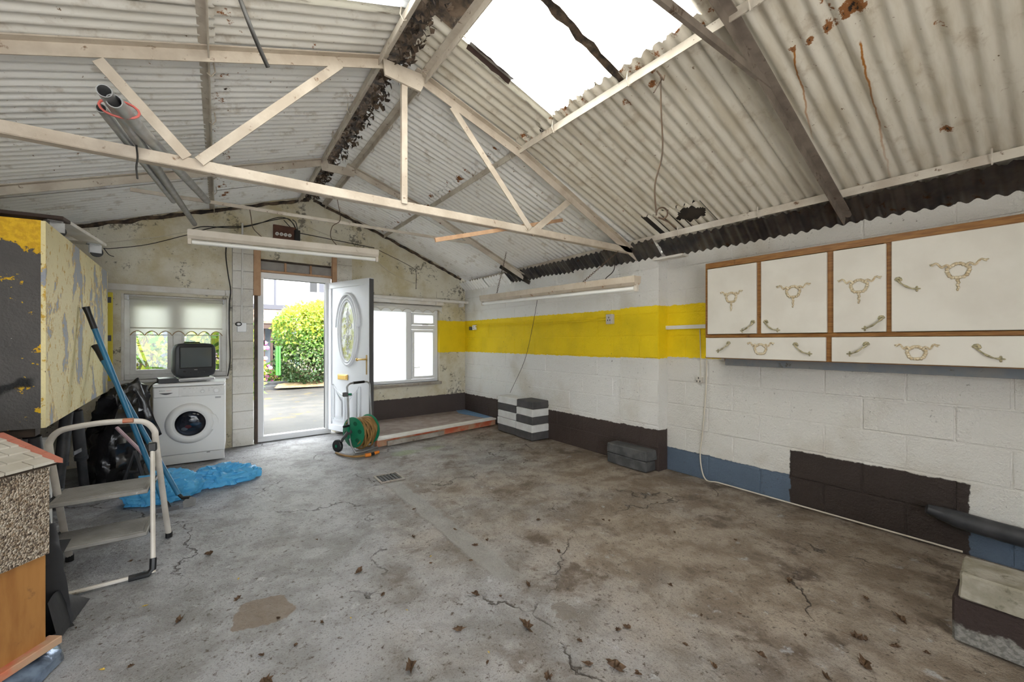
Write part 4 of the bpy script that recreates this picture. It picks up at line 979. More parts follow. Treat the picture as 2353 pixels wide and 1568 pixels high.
# raised platform in the far corner
pf = thing('concrete_platform', 'low dusty platform with a white front edge in the far corner', 'platform', (2.5, 5.7, 0))
pa, pb = onz(868, 1010, .105), onz(1131, 963, .105)
ex = V((3.50, 0, 0)); e0 = V((pa.x, pa.y, 0)); dd = (V((pb.x, pb.y, 0))-e0).normalized(); e1 = e0+dd*((3.47-e0.x)/dd.x)
nn_ = V((-dd.y, dd.x, 0))
def bky(x): return (MBK @ V((x, 0, 0))).y-.006
b = MB(); b.prism([(e0.x+nn_.x*.07, e0.y+nn_.y*.07), (e1.x, e1.y+.07), (3.485, bky(3.49)), (e0.x+.0, bky(e0.x))], .001, .098); b.build('slab', 'platform', pf)
b = MB(); q0, q1 = e0+nn_*.06, e1+nn_*.06; b.bar(q0+V((0, 0, .096)), q1+V((0, 0, .096)), .12, .022); b.build('edge_board', 'timberw', pf)
b = MB(); q0, q1 = e0+nn_*.045, e1+nn_*.045; b.bar(q0+V((0, 0, .045)), q1+V((0, 0, .045)), .05, .082); b.build('riser', 'redtrim', pf)
b = MB(); q0, q1 = e0+dd*.12, e0+dd*.95; b.bar(q0+V((0, 0, .035))-nn_*.01, q1+V((0, 0, .035))-nn_*.01, .03, .055); b.build('packing_strip', 'conc', pf)
b = MB(); b.add([(3.15, 5.9, .1), (3.47, 5.3, .1), (3.49, 5.9, .1), (3.47, bky(3.4), .1), (3.3, bky(3.3), .1)], [(0, 1, 2, 3, 4)]); 
o = MB(); o.prism([(3.22, 6.05), (3.36, 5.40), (3.478, 5.40), (3.478, bky(3.47)-.01), (3.30, bky(3.3)-.01)], .0985, .104); tag(o.build('blue_sheet', mat('blue_membrane', (.12, .25, .45), (.2, .33, .5), .4)), 'strip of blue sheeting lying on the platform by the wall', 'sheet')

# drain grate
gt = thing('drain_grate', 'small square iron drain grate set in the floor', 'grate', onz(893, 1098))
g0 = [onz(870, 1093), onz(902, 1089), onz(918, 1101), onz(886, 1107)]; gc = sum(g0, V())/4
MG = Matrix.Translation(V((gc.x, gc.y, terr(gc.x, gc.y)+.003)))
b = MB(); b.box(-.115, .115, -.115, -.095, 0, .01, MG).box(-.115, .115, .095, .115, 0, .01, MG).box(-.115, -.095, -.095, .095, 0, .01, MG).box(.095, .115, -.095, .095, 0, .01, MG); b.build('rim', 'conc', gt)
b = MB(); b.box(-.095, .095, -.095, .095, .000, .003, MG); b.build('sump', 'black', gt)
for i in range(6):
    x = -.08+.032*i; b = MB(); b.box(x-.007, x+.007, -.095, .095, .003, .010, MG); b.build('grate_bar', 'iron', gt)

# ================================================================== washing machine, set-top box, television
WX0, WX1, WY0, WY1 = -.548, .052, 5.492, 5.975
AW = math.radians(-2.0); MW = Matrix.Translation((WX1, WY0, 0)) @ Matrix.Rotation(AW, 4, 'Z') @ Matrix.Translation((-WX1, -WY0, 0))
wm = thing('washing_machine', 'white front loading washing machine under the left window', 'washing machine', (-.25, 5.75, 0))
b = MB(); b.box(WX0, WX1, WY0, WY1, .105, .812, MW, .008); b.build('cabinet', 'white', wm)
b = MB(); b.box(WX0, WX1, WY0-.008, WY1, .816, .850, MW, .006); b.build('lid', 'white', wm)
b = MB(); b.box(WX0+.004, WX1-.004, WY0+.01, WY0+.05, .008, .103, MW, .003); pl = b.build('plinth', 'white', wm)
b = MB(); b.box(WX1-.16, WX1-.13, WY0+.005, WY0+.01, .094, .10, MW); b.build('plinth_catch', 'dgrey', pl)
b = MB(); b.box(WX0+.02, WX1-.02, WY0+.08, WY1-.02, .0, .105, MW); b.build('base', 'dgrey', wm)
b = MB(); b.box(WX0+.006, WX1-.006, WY0-.012, WY0+.002, .708, .812, MW, .004); fp = b.build('control_panel', 'white2', wm)
b = MB(); b.box(WX0+.012, WX0+.212, WY0-.016, WY0-.010, .712, .806, MW, .003); dw = b.build('detergent_drawer', 'white', wm)
b = MB(); b.prism([(-.056+.112*i/12, .006) for i in range(13)]+[(.056-.112*i/12, .006-.018*math.sin(math.pi*i/12)) for i in range(1, 12)], 0, .004, MW @ Matrix.Translation((WX0+.108, WY0-.017, .750)) @ Matrix.Rotation(math.radians(90), 4, 'X')); b.build('grip_recess', 'dgrey', dw)
def text(s_, size, M, m, parent, name='lettering'):
    cu = bpy.data.curves.new('t', 'FONT'); cu.body = s_; cu.size = size; cu.extrude = .0003; o = bpy.data.objects.new('t', cu); COL.objects.link(o)
    dg = bpy.context.evaluated_depsgraph_get(); me = bpy.data.meshes.new_from_object(o.evaluated_get(dg)); bpy.data.objects.remove(o)
    me.transform(Matrix.Translation(-V(parent['_o'])) @ M); me.materials.clear(); me.materials.append(K[m])
    q = bpy.data.objects.new(name, me); COL.objects.link(q); q.parent = parent; q['_o'] = parent['_o']; return q
XZ = Matrix.Rotation(math.radians(90), 4, 'X')
text('BOSCH', .014, MW @ Matrix.Translation((WX0+.052, WY0-.0175, .775)) @ XZ, 'dgrey', dw)
text('Classixx 5', .010, MW @ Matrix.Translation((WX0+.108, WY0-.0175, .776)) @ XZ, 'red', dw)
for x in (.245, .295, .325, .355):
    b = MB(); b.box(WX0+x, WX0+x+.022, WY0-.0135, WY0-.0115, .745, .760, MW, .002); b.build('button', 'white', fp)
for x, r_ in ((.405, .014), (.525, .024)):
    M = MW @ Matrix.Translation((WX0+x, WY0-.012, .757)) @ XZ
    b = MB(); b.lathe([(r_, 0), (r_*.95, .012), (r_*.8, .015), (.001, .015)], 20, M); kb = b.build('dial', 'white', fp, 40)
    b = MB()
    for i in range(11):
        a = math.radians(-60+30*i); b.box(r_*1.35*math.cos(a)-.002, r_*1.35*math.cos(a)+.002, r_*1.35*math.sin(a)-.002, r_*1.35*math.sin(a)+.002, .0003, .0008, M)
    b.build('dial_marks', 'grey', kb)
b = MB()
for x, z, w in ((.245, .79, .02), (.29, .79, .02), (.32, .79, .015), (.35, .79, .015), (.40, .79, .015), (.455, .785, .012), (.455, .775, .012), (.455, .765, .012), (.455, .755, .012), (.48, .79, .02), (.56, .79, .016), (.23, .718, .06)):
    b.box(WX0+x, WX0+x+w, WY0-.0128, WY0-.0118, z, z+.003, MW)
b.build('panel_print', 'grey', fp)
MD = MW @ Matrix.Translation((WX0+.305, WY0, .425)) @ XZ
b = MB(); b.lathe([(.128, .004), (.132, .028), (.150, .036), (.185, .032), (.210, .014), (.212, -.002)], 48, MD, cap=False); dr = b.build('door', 'white', wm, 50)
b = MB(); b.lathe([(.131, .02), (.118, .034), (.070, .040), (.001, .041)], 40, MD, cap=False); b.build('door_glass', 'dglass', dr, 60)
b = MB(); b.lathe([(.150, .0355), (.132, .034), (.128, .02), (.128, .004)], 40, MD, cap=False); b.build('glass_rim', 'white2', dr, 50)
b = MB(); b.lathe([(.130, .0085), (.115, .004), (.105, .003), (.001, .003)], 32, MD, cap=False); b.build('drum', mat('dark_drum', (.03, .03, .035), (.07, .07, .08), .3, .5), dr, 50)
for i, (x, z, w, m) in enumerate(((.02, .03, .035, 'white'), (.045, -.012, .05, 'bluem'), (-.02, -.035, .03, 'red'), (-.05, -.055, .03, 'bw'), (.015, -.06, .035, 'dgrey'))):
    b = MB(); b.ell((x, z, .012), (w, .020, .006), 10, 6, MD); b.build('laundry', m, dr, 60)
b = MB(); b.prism([(.178, .085), (.215, .07), (.238, .02), (.238, -.02), (.215, -.07), (.178, -.085), (.198, 0)], .010, .033, MD); b.build('door_grip', 'white', dr, 30)
b = MB(); b.box(WX1-.085, WX1-.035, WY0-.002, WY0-.0008, .672, .690, MW); b.build('rating_label', 'grey', wm)

ST = Matrix.Translation((-.275, 5.70, .851)) @ Matrix.Rotation(math.radians(9), 4, 'Z')
sb = thing('set_top_box', 'white and black set-top box lying under the television', 'set-top box', (-.275, 5.70, .851))
b = MB(); b.box(-.09, .225, -.13, .13, .012, .046, ST, .010); b.build('casing', 'white', sb)
b = MB(); b.prism([(-.25, .002), (-.11, .002), (-.085, .014), (-.085, .034), (-.11, .05), (-.25, .05)], -.13, .12, ST @ Matrix.Rotation(math.radians(90), 4, 'X') @ Matrix.Rotation(0, 4, 'Z')); b.build('black_end', 'black', sb)
b = MB(); b.box(-.08, .215, -.132, .11, .022, .028, ST); b.build('slot', 'dgrey', sb)
b = MB(); b.box(-.20, .15, -.10, .10, .0, .012, ST); b.build('foot', 'dgrey', sb)

AT = math.radians(21); TV = Matrix.Translation((-.255, 5.705, .9025)) @ Matrix.Rotation(AT, 4, 'Z')
tv = thing('television', 'old dark grey portable tube television on top of the washing machine', 'television', (-.255, 5.705, .9025))
def tbox(secs):            # loft of rounded rectangles along y
    b = MB(); n = 24; rings = []
    for y, hw, z0, z1, rd in secs:
        r_ = []
        for k in range(n):
            a = 2*math.pi*(k+.5)/n; ca, sa = math.cos(a), math.sin(a); p_ = 2/rd
            x = hw*abs(ca)**p_*(1 if ca > 0 else -1); z = (z0+z1)/2+(z1-z0)/2*abs(sa)**p_*(1 if sa > 0 else -1)
            r_.append((x, y, z))
        rings.append(r_)
    vs = [p for r_ in rings for p in r_]; fs = [(i*n+k, i*n+(k+1) % n, (i+1)*n+(k+1) % n, (i+1)*n+k) for i in range(len(rings)-1) for k in range(n)]
    fs += [tuple(range(n))[::-1], tuple(range((len(rings)-1)*n, len(rings)*n))]
    return b.add(vs, fs, TV)
tbox([(-.165, .172, .012, .352, 6), (-.155, .184, .004, .362, 6), (-.10, .186, .002, .364, 6), (-.075, .184, .004, .362, 6)]).build('front_bezel', 'tv', tv, 45)
tbox([(-.075, .176, .008, .354, 5), (.02, .165, .012, .335, 5), (.10, .14, .03, .28, 4), (.18, .105, .05, .22, 4)]).build('back_shell', 'tv', tv, 45)
b = MB(); b.grid(lambda u, v: (-.142+.284*u, -.166-.010*math.sin(math.pi*u)*math.sin(math.pi*v), .105+.215*v), 12, 10, TV); b.build('screen', 'screen', tv, 60, recalc=False)
b = MB()
for x0, x1, z0, z1 in ((-.150, .150, .318, .327), (-.150, .150, .098, .107), (-.150, -.141, .107, .318), (.141, .150, .107, .318)): b.box(x0, x1, -.172, -.160, z0, z1, TV, .002)
b.build('screen_surround', 'black', tv)
text('PHILIPS', .009, TV @ Matrix.Translation((-.02, -.1665, .078)) @ XZ, 'porc', tv)
b = MB(); b.lathe([(.012, 0), (.011, .004)], 16, TV @ Matrix.Translation((-.105, -.164, .066)) @ XZ); b.build('power_button', 'black', tv)
for k in range(4):
    b = MB(); b.box(.012+.018*k, .020+.018*k, -.170, -.163, .052, .057, TV); b.build('button', 'dgrey', tv)
b = MB(); b.lathe([(.006, 0), (.006, .004)], 10, TV @ Matrix.Translation((-.055, -.164, .052)) @ XZ); b.build('sensor', 'black', tv)
b = MB(); b.tube([(-.075, -.05, .362), (-.06, -.05, .372), (.06, -.05, .372), (.075, -.05, .362)], .006, 6, TV); b.build('carry_handle', 'tv', tv)
b = MB(); b.box(-.13, .13, -.14, .05, -.0015, .010, TV, .003); b.build('foot', 'black', tv)
wire('appliance_cable', [(-.50, 5.72, .86), (-.545, 5.66, .85), (-.585, 5.60, .79), (-.60, 5.60, .66), (-.605, 5.63, .5)], .007, 'cable', 'black cables trailing down the side of the washing machine', 'cable')

# ================================================================== yellow box, trestles, dolly
BX0, BXA, BXB, BY0, BY1, BZ0, BZ1 = -1.58, -.757, -.850, 3.25, 5.35, .823, 1.935
yb = thing('painted_box', 'big peeling yellow and grey painted wooden box up on trestles', 'box', (-1.15, 4.3, BZ0))
def yquad(b, i=0.):
    return b.prism([(BX0, BY0+.10), (BXA-i, BY0), (BXB-i, BY1), (BX0, BY1)], BZ0, BZ1)
b = MB(); b.prism([(BX0, BY0+.115), (BXA-.02, BY0+.02), (BXB-.02, BY1-.02), (BX0, BY1-.02)], BZ0+.02, BZ1-.02); b.build('core', 'darkt', yb)
fn_ = V((BXA-BX0, -.10, 0)); b = MB(); b.prism([(BX0, BY0+.10), (BXA-.018, BY0+.002), (BXA-.018, BY0+.022), (BX0, BY0+.12)], BZ0, BZ1); b.build('front_panel', 'peelD', yb)
b = MB(); b.prism([(BXA, BY0), (BXA-.018, BY0+.002), (BXB-.018, BY1), (BXB, BY1)], BZ0+.002, BZ1-.002); b.build('side_panel', 'peelY', yb)
b = MB(); b.prism([(BX0, BY0+.12), (BXA-.018, BY0+.022), (BXB-.018, BY1), (BX0, BY1)], BZ1-.018, BZ1); b.build('top_panel', 'peelY', yb)
b = MB(); b.prism([(BX0, BY0+.12), (BXA-.018, BY0+.022), (BXB-.018, BY1), (BX0, BY1)], BZ0, BZ0+.018); b.build('base_panel', 'darkt', yb)
def trestle(Y, label, x0=-1.45, x1=-.86, dz=.05):
    t = thing('trestle', label, 'trestle', ((x0+x1)/2, Y, 0), 'steel trestles')
    b = MB(); b.box(x0-.05, x1+.05, Y-.045, Y+.045, BZ0-.09, BZ0-.003, None, .004); b.build('top_rail', 'darkt', t)
    for x in (x0, x1):
        for s_ in (-1, 1):
            P, Q = V((x+.02*s_, Y+.03*s_, BZ0-.10)), V((x+.05*s_, Y+.15*s_, .001))
            b = MB(); b.tube([P, P+(Q-P)*.55], .039, 12).tube([P+(Q-P)*.55, Q], .031, 12); lg = b.build('leg', 'scaf', t, 40)
            b = MB(); b.tube([P+(Q-P)*.53, P+(Q-P)*.57], .043, 12); b.build('collar', 'scaf', lg, 40)
        b = MB(); b.bar((x+.03, Y-.09, .40), (x+.05, Y+.09, .40), .006, .03); b.build('brace', 'galv', t)
    return t
trestle(3.60, 'black steel trestle under the grey end of the painted box', -1.45, -.92)
trestle(4.75, 'black steel trestle under the yellow side of the painted box', -1.45, -.965)
DM = Matrix.Translation((-1.02, 4.10, BZ1)) @ Matrix.Rotation(math.radians(-4), 4, 'Z')
dy = thing('caster_dolly', 'wooden dolly on swivel casters lying on top of the painted box', 'dolly', (-1.02, 4.1, BZ1+.001))
for x0, x1, y0, y1, m in ((-.27, .27, -.42, -.30, 'brownwood'), (-.27, .27, .28, .42, 'timberw'), (.15, .27, -.30, .28, 'timberw'), (-.27, -.15, -.30, .28, 'timberw')):
    b = MB(); b.box(x0, x1, y0, y1, .100, .122, DM, .003); b.build('board', m, dy)
for x in (-.21, .21):
    for y in (-.36, .35):
        M = DM @ Matrix.Translation((x, y, 0)) @ Matrix.Rotation(random.uniform(-.6, .6), 4, 'Z')
        b = MB(); b.box(-.035, .035, -.03, .03, .092, .099, M).box(-.022, .045, -.020, -.016, .03, .092, M).box(-.022, .045, .016, .020, .03, .092, M); ca = b.build('caster', 'galv', dy)
        b = MB(); b.lathe([(.012, -.014), (.036, -.013), (.038, 0), (.036, .013), (.012, .014)], 20, M @ Matrix.Translation((.02, 0, .039)) @ XZ); b.build('wheel', 'black', ca, 40)

# ================================================================== step ladder
ld = thing('step_ladder', 'cream painted folding step ladder with grey ribbed treads', 'step ladder', (-.5, 3.2, 0))
A, B_, C_, D_ = V((-.295, 2.997, .014)), V((-.745, 2.985, .014)), V((-.268, 3.516, 0)), V((-.713, 3.471, 0))
JR, JL = V((-.318, 3.20, .672)), V((-.735, 3.185, .672))
for P, Q in ((JR, A), (JL, B_)):
    b = MB(); b.tube([P, Q], .0125, 8, flat=.8); b.build('front_leg', 'alu', ld, 30)
b = MB(); b.tube([A+V((-.05, 0, .002)), B_+V((.05, 0, .002))], .0125, 8, flat=.8); b.build('base_bar', 'alu', ld, 30)
for P, Q, R in ((A, B_, JR), (B_, A, JL)):
    b = MB(); q = (Q-P).normalized(); r_ = (R-P).normalized(); b.tube([P+q*.10, P+q*.02, P+r_*.02+q*.002, P+r_*.075], .0165, 8); b.build('corner_foot', 'black', ld, 40)
    b = MB(); b.box(R.x-.02, R.x+.02, R.y-.02, R.y+.03, R.z-.028, R.z+.022, None, .005); b.build('hinge_block', 'black', ld)
HR, HL = V((-.305, 3.215, .70)), V((-.728, 3.19, .70))
hoop = [C_+V((0, 0, .02)), C_+(HR-C_)*.2, C_+(HR-C_)*.6, HR, HR+V((-.004, -.018, .06)), HR+V((-.035, -.035, .112)), HR+V((-.085, -.045, .132)), (HR+HL)/2+V((0, -.06, .142)), HL+V((.085, -.045, .128)), HL+V((.035, -.035, .108)), HL+V((.004, -.018, .06)), HL, D_+(HL-D_)*.6, D_+(HL-D_)*.2, D_+V((0, 0, .02))]
b = MB(); b.tube(spline(hoop, 5), .016, 8, flat=.75); b.build('hoop', 'alu', ld, 40)
m_ = (HR+HL)/2+V((.10, -.058, .1425)); b = MB(); b.tube([m_+V((-.022, 0, .0)), m_+V((.022, 0, -.001))], .0175, 8, flat=.78); b.build('tape', 'redtrim', ld, 40)
for P in (C_, D_):
    b = MB(); b.tube([P+V((0, 0, .001)), P+V((0, 0, .035))], .019, 10); b.build('rubber_foot', 'black', ld)
for z, y0, y1 in ((.445, 3.115, 3.40), (.215, 3.085, 3.35)):
    b = MB(); b.box(-.722, -.330, y0, y1, z-.022, z, None, .004); trd = b.build('tread', 'tread', ld)
    b = MB(); b.box(-.705, -.347, y0+.015, y1-.015, z-.001, z+.003); 
    for i in range(22):
        y = y0+.022+(y1-y0-.044)*i/21; b.box(-.70, -.352, y-.003, y+.003, z+.003, z+.0055)
    b.build('ribbed_mat', 'tread', trd)
    for x in (-.735, -.318):
        b = MB(); b.tube([(x, y0+.03, z-.012), (x, y1+.03, z-.010)], .008, 6); b.build('arm', 'black', ld)
for x in (-.738, -.312):
    b = MB(); b.tube([(x, 3.14, .44), (x, 3.12, .22)], .006, 6); b.build('link', 'dgrey', ld)

# ================================================================== long handled tools
def tool(P, Q, r, label, name, gripL, head):
    P, Q = V(P), V(Q); d = (P-Q).normalized(); t = thing(name, label, name.split('_')[-1], Q)
    b = MB(); b.tube([Q+d*.10, P-d*gripL], r, 12); b.build('handle', 'bluem', t, 40)
    b = MB(); b.tube([P-d*gripL, P-d*.05, P], r, 12, rs=[r*1.12, r*1.05, r*1.3]); b.build('grip', 'black', t, 40)
    head(t, Q, d); return t
def hoe_head(t, Q, d):
    b = MB(); b.tube([Q+d*.16, Q+d*.10, Q+V((.0, -.012, .06)), Q+V((.015, -.02, .028))], .012, 8); b.build('socket', 'black', t, 40)
    b = MB(); b.box(Q.x-.06, Q.x+.07, Q.y-.030, Q.y-.024, Q.z+.002, Q.z+.034, None, .001); b.build('blade', 'dgrey', t)
def spade_head(t, Q, d):
    b = MB(); b.tube([Q+d*.20, Q+d*.11, Q+d*.07+V((.012, 0, 0)), Q+V((.030, 0, .060))], .013, 8); b.build('socket', 'black', t, 40)
    b = MB(); p = Q+V((.030, 0, .062))
    b.prism([(-.012, .0), (.012, 0), (.045, -.02), (.040, -.075), (-.040, -.075), (-.045, -.02)], -.003, .003, frame_of(p, V((-.4, -.8, .5)), V((1, -.3, .2)))); b.build('blade', 'galv', t)
tool((-.765, 4.115, 1.53), (-.318, 4.06, .004), .0165, 'long blue handled hoe leaning with its black grip highest on the yellow box', 'garden_hoe', .16, hoe_head)
tool((-.795, 4.54, 1.255), (-.215, 4.07, .012), .0165, 'blue handled spade leaning lower on the yellow box behind the hoe', 'garden_spade', .14, spade_head)
wire('pink_pole', [ony(268, 983, 4.72), ony(348, 1062, 4.45)], .013, 'pink', 'pale pink pole leaning behind the blue tool handles', 'pole', sm=False)

# ================================================================== plastic bags
def heap(name, m, rings, label, cat, n=40, cr=.05, fr=6., seed=0, sub=6, parent=None):
    b = MB(); R = []
    for i in range(len(rings)-1):
        for j in range(sub if i < len(rings)-2 else sub+1):
            t = j/sub; R.append([rings[i][k]*(1-t)+rings[i+1][k]*t for k in range(6)])
    for q, (cx_, cy_, z, rx_, ry_, rot) in enumerate(R):
        for k in range(n):
            a = 2*math.pi*k/n; x, y = rx_*math.cos(a), ry_*math.sin(a); x, y = x*math.cos(rot)-y*math.sin(rot), x*math.sin(rot)+y*math.cos(rot)
            p = V((cx_+x, cy_+y, z)); s_ = p*fr+V((seed, seed*.7, 0))
            rid = 1-2*abs(mnoise.noise(s_)); rid2 = 1-2*abs(mnoise.noise(s_*2.3)); f_ = cr*(rid*.7+rid2*.4-.4)
            e = min(1, max(rx_, ry_)/.03); d = V((x, y, 0)); d = d.normalized() if d.length > 1e-5 else V((0, 0, 1))
            p += d*f_*e; p.z = max(p.z+f_*.5*(1 if z > .05 else 0), .002); b.v.append(tuple(p))
    L = len(R); b.f = [[i*n+k, i*n+(k+1) % n, (i+1)*n+(k+1) % n, (i+1)*n+k] for i in range(L-1) for k in range(n)]+[list(range((L-1)*n, L*n)), list(range(n))[::-1]]
    if parent is not None: return b.build(name, m, parent, 38)
    o = b.build(name, m, None, 24 if 'blue' in name else 38); tag(o, label, cat); return o
heap('black_bag', 'bbag', [(-.775, 5.30, .003, .18, .28, .1), (-.77, 5.30, .22, .185, .28, .1), (-.76, 5.31, .50, .18, .27, .1), (-.73, 5.33, .74, .15, .22, .2), (-.68, 5.35, .84, .09, .14, .3), (-.66, 5.36, .87, .02, .03, .4)],
     'tall crumpled black plastic sack standing beside the washing machine', 'bag', 56, .075, 5.5, 3)
b = MB()
pA, pB, pC, pD = ony(318, 868, 5.22), ony(372, 998, 5.18), ony(300, 1040, 5.2), ony(262, 905, 5.1)
b.grid(lambda u, v: tuple((pA*(1-u)+pB*u)*(1-v)+(pD*(1-u)+pC*u)*v+V((0, -.03*math.sin(3.1*u)+.03*mnoise.noise(V((u*4, v*4, 1))), .015*mnoise.noise(V((u*6, v*5, 3)))))), 18, 14)
me_ = b.build('black_plastic_sheet', 'bbag', smooth=60, recalc=False); tag(me_, 'loose flap of black plastic sheet hanging over the tall black sack', 'sheet')
s_ = me_.modifiers.new('s', 'SOLIDIFY'); s_.thickness = .002
b = MB(); b.tube([(-.62, 5.0, .30), (-.55, 4.98, .003)], .014, 8).tube([(-.62, 5.0, .30), (-.70, 5.0, .003)], .014, 8).tube([(-.70, 5.02, .12), (-.56, 5.0, .10)], .012, 8); tag(b.build('folding_stand', 'scaf', smooth=40), 'small black folding stand in front of the tall black sack', 'stand')
heap('blue_bag', 'bluebag', [(-.375, 4.41, .003, .22, .15, .1), (-.37, 4.42, .06, .25, .17, .1), (-.37, 4.43, .13, .21, .14, .1), (-.37, 4.44, .19, .12, .09, .2), (-.37, 4.44, .215, .02, .02, .2)],
     'translucent blue plastic bag crumpled on the floor behind the step ladder', 'bag', 84, .05, 13., 11, 9)
heap('blue_bag', 'bluebag', [(.06, 4.62, .003, .26, .15, .16), (.05, 4.62, .05, .27, .15, .16), (.03, 4.63, .10, .21, .11, .16), (.0, 4.63, .135, .12, .06, .16), (0, 4.63, .145, .02, .02, .2)],
     'flattened pale blue plastic bag on the floor before the washing machine', 'bag', 84, .05, 13., 23, 9)
bagP = onz(150, 1440); tip = onz(207, 1378)
rows = []
for xr, yr, yd in ((128, 1203, 2.72), (140, 1262, 2.72), (152, 1325, 2.72), (160, 1385, 2.71), (166, 1430, 2.69), (171, 1462, 2.665)):
    rt = ony(xr, yr, yd); rt.z = max(rt.z, .004); w_ = .03+.14*min(1, (yr-1203)/180)
    lf = V((rt.x-.10-w_, rt.y-.02, rt.z)); mf = V((rt.x-.05-w_*.35, rt.y-.03-w_*.35, rt.z)); bk_ = V((rt.x-.10-w_*.4, rt.y+.05+w_*.6, rt.z))
    rows.append([lf, (lf+mf)/2+V((0, .012, 0)), mf, (mf+rt)/2+V((-.004, .016, 0)), rt, (rt+bk_)/2, bk_, (bk_+lf)/2])
b = MB(); n = 8
R_ = []
for i in range(len(rows)-1):
    for j in range(4):
        R_.append([rows[i][k]*(1-j/4)+rows[i+1][k]*(j/4)+V((.010*mnoise.noise(V((i*4+j, k*1.3, 3))), .012*mnoise.noise(V((i*4+j, k*2.1, 9))), 0)) for k in range(n)])
R_.append(rows[-1])
b.v = [tuple(p) for r_ in R_ for p in r_]
b.f = [[i*n+k, i*n+(k+1) % n, (i+1)*n+(k+1) % n, (i+1)*n+k] for i in range(len(R_)-1) for k in range(n)]+[list(range(n))[::-1], list(range((len(R_)-1)*n, len(R_)*n))]
tag(b.build('black_bag', 'bbag2', smooth=50), 'black plastic bag standing between the doll house and the step ladder', 'bag')
b = MB(); q0, q1, q2 = V((-.60, 2.60, .16)), V((tip.x, tip.y, .004)), V((-.56, 2.56, .004)); q3 = V((-.58, 2.74, .13))
b.grid(lambda u, v: tuple((q3*(1-u)+q1*u)*(1-v)+(q0*(1-u)+q2*u)*v+V((0, 0, max(0, .03*math.sin(3.1*v)*(1-u))))), 8, 6)
fo = b.build('plastic_flap', 'bbag2', smooth=60, recalc=False); tag(fo, 'pointed corner of black plastic lying at the foot of the step ladder', 'sheet')
b = MB(); q0, q1, q2, q3 = onz(105, 1208, .40), ony(165, 1240, 2.76), ony(140, 1285, 2.74), onz(108, 1290, .32)
b.grid(lambda u, v: tuple((V((-.66, 2.68, .42))*(1-u)+ony(164, 1238, 2.80)*u)*(1-v)+(V((-.63, 2.66, .30))*(1-u)+ony(142, 1278, 2.78)*u)*v+V((0, -.012*math.sin(3*u), 0))), 8, 6)
fo = b.build('plastic_flap', 'bbag2', smooth=60, recalc=False); tag(fo, 'folded top corner of the black bag beside the step ladder leg', 'sheet')

# ================================================================== doll house
hc = V((-.555, 2.381, 0)); hx = V((.60, .80, 0)); hy = V((-.80, .60, 0))         # along the front towards the corner; towards the back
MH = Matrix.Translation(hc+V((0, 0, .0))) @ Matrix((-hx, hy, UP)).transposed().to_4x4()      # local x runs back along the front face, y to the rear
HL_, HD, HZ0, HZP, HZ1 = .80, .42, .115, .455, .825
dh = thing('doll_house', 'big doll house with pebbledash walls, plywood base and tiled paper roof', 'doll house', hc-hx*.4+hy*.2)
b = MB(); b.box(0, HL_, 0, HD, HZ0, HZP+.1, MH); b.build('base_box', 'ply', dh)
b = MB(); b.add([(-.003, -.012, HZP), (HL_, -.012, HZP+.02), (HL_, HD, HZP+.02), (-.003, HD, HZP), (-.003, -.012, HZ1), (HL_, -.012, HZ1), (HL_, HD, HZ1), (-.003, HD, HZ1)], [(0, 3, 2, 1), (4, 5, 6, 7), (0, 1, 5, 4), (1, 2, 6, 5), (2, 3, 7, 6), (3, 0, 4, 7)], MH); b.build('pebbledash_wall', 'pebble', dh)
b = MB(); b.box(-.03, HL_, -.035, .02, .085, HZ0, MH, .003); b.build('base_trim', 'redtrim', dh)
RS = .42
def rz_(y): return HZ1-.012+RS*(y+.03) if y < HD/2 else HZ1-.012+RS*(HD-y+.03)
b = MB(); b.add([(-.022, -.03, rz_(-.03)-.012), (HL_, -.03, rz_(-.03)-.012), (HL_, HD/2, rz_(HD/2)-.012), (-.022, HD/2, rz_(HD/2)-.012), (HL_, HD+.03, rz_(-.03)-.012), (-.022, HD+.03, rz_(-.03)-.012)], [(0, 1, 2, 3), (3, 2, 4, 5)], MH)
b.add([(-.003, 0, HZ1-.002), (-.003, HD, HZ1-.002), (-.003, HD/2, rz_(HD/2)-.014)], [(0, 1, 2)], MH); b.build('roof_deck', 'darkt', dh, recalc=False)
rw = random.Random(4); tm = {}
for r_ in range(5):
    y0 = -.03+.048*r_
    for c_ in range(10):
        x0 = -.018+.085*c_-(.042 if r_ % 2 else 0); x1 = x0+.081; x0 = max(x0, -.018); x1 = min(x1, HL_)
        if x1-x0 < .02: continue
        y1 = min(y0+.060, HD/2)
        b = MB(); ze = .007
        b.add([(x0, y0, rz_(y0)+ze), (x1, y0, rz_(y0)+ze), (x1, y1, rz_(y1)), (x0, y1, rz_(y1)), (x0, y0, rz_(y0)-.004), (x1, y0, rz_(y0)-.004)], [(0, 1, 2, 3), (4, 5, 1, 0), (4, 0, 3), (5, 2, 1)], MH)
        b.build('roof_tile', 'rooftile', dh, recalc=False)
for i in range(4):
    ya, yb_ = -.036+.062*i, -.036+.062*(i+1)-.003; yb_ = min(yb_, HD/2)
    b = MB(); b.add([(x, y, rz_(y)+z) for y in (ya, yb_) for x, z in ((-.030, -.008), (-.030, .010), (-.004, .012), (-.004, .002))], [(0, 1, 2, 3)[::-1], (4, 5, 6, 7), (0, 4, 5, 1), (1, 5, 6, 2), (2, 6, 7, 3), (3, 7, 4, 0)], MH); b.build('verge_tile', 'ridgetile', dh)
pt = hc-hx*.33-hy*.0
heap('foil_bag', 'foil', [(pt.x-.02, pt.y+.02, .002, .40, .11, math.radians(53)), (pt.x-.02, pt.y+.02, .045, .40, .11, math.radians(53)), (pt.x-.03, pt.y+.03, .078, .34, .05, math.radians(53))], 'crumpled silvery blue plastic bag under the doll house', 'bag', 48, .025, 14., 5, 3)
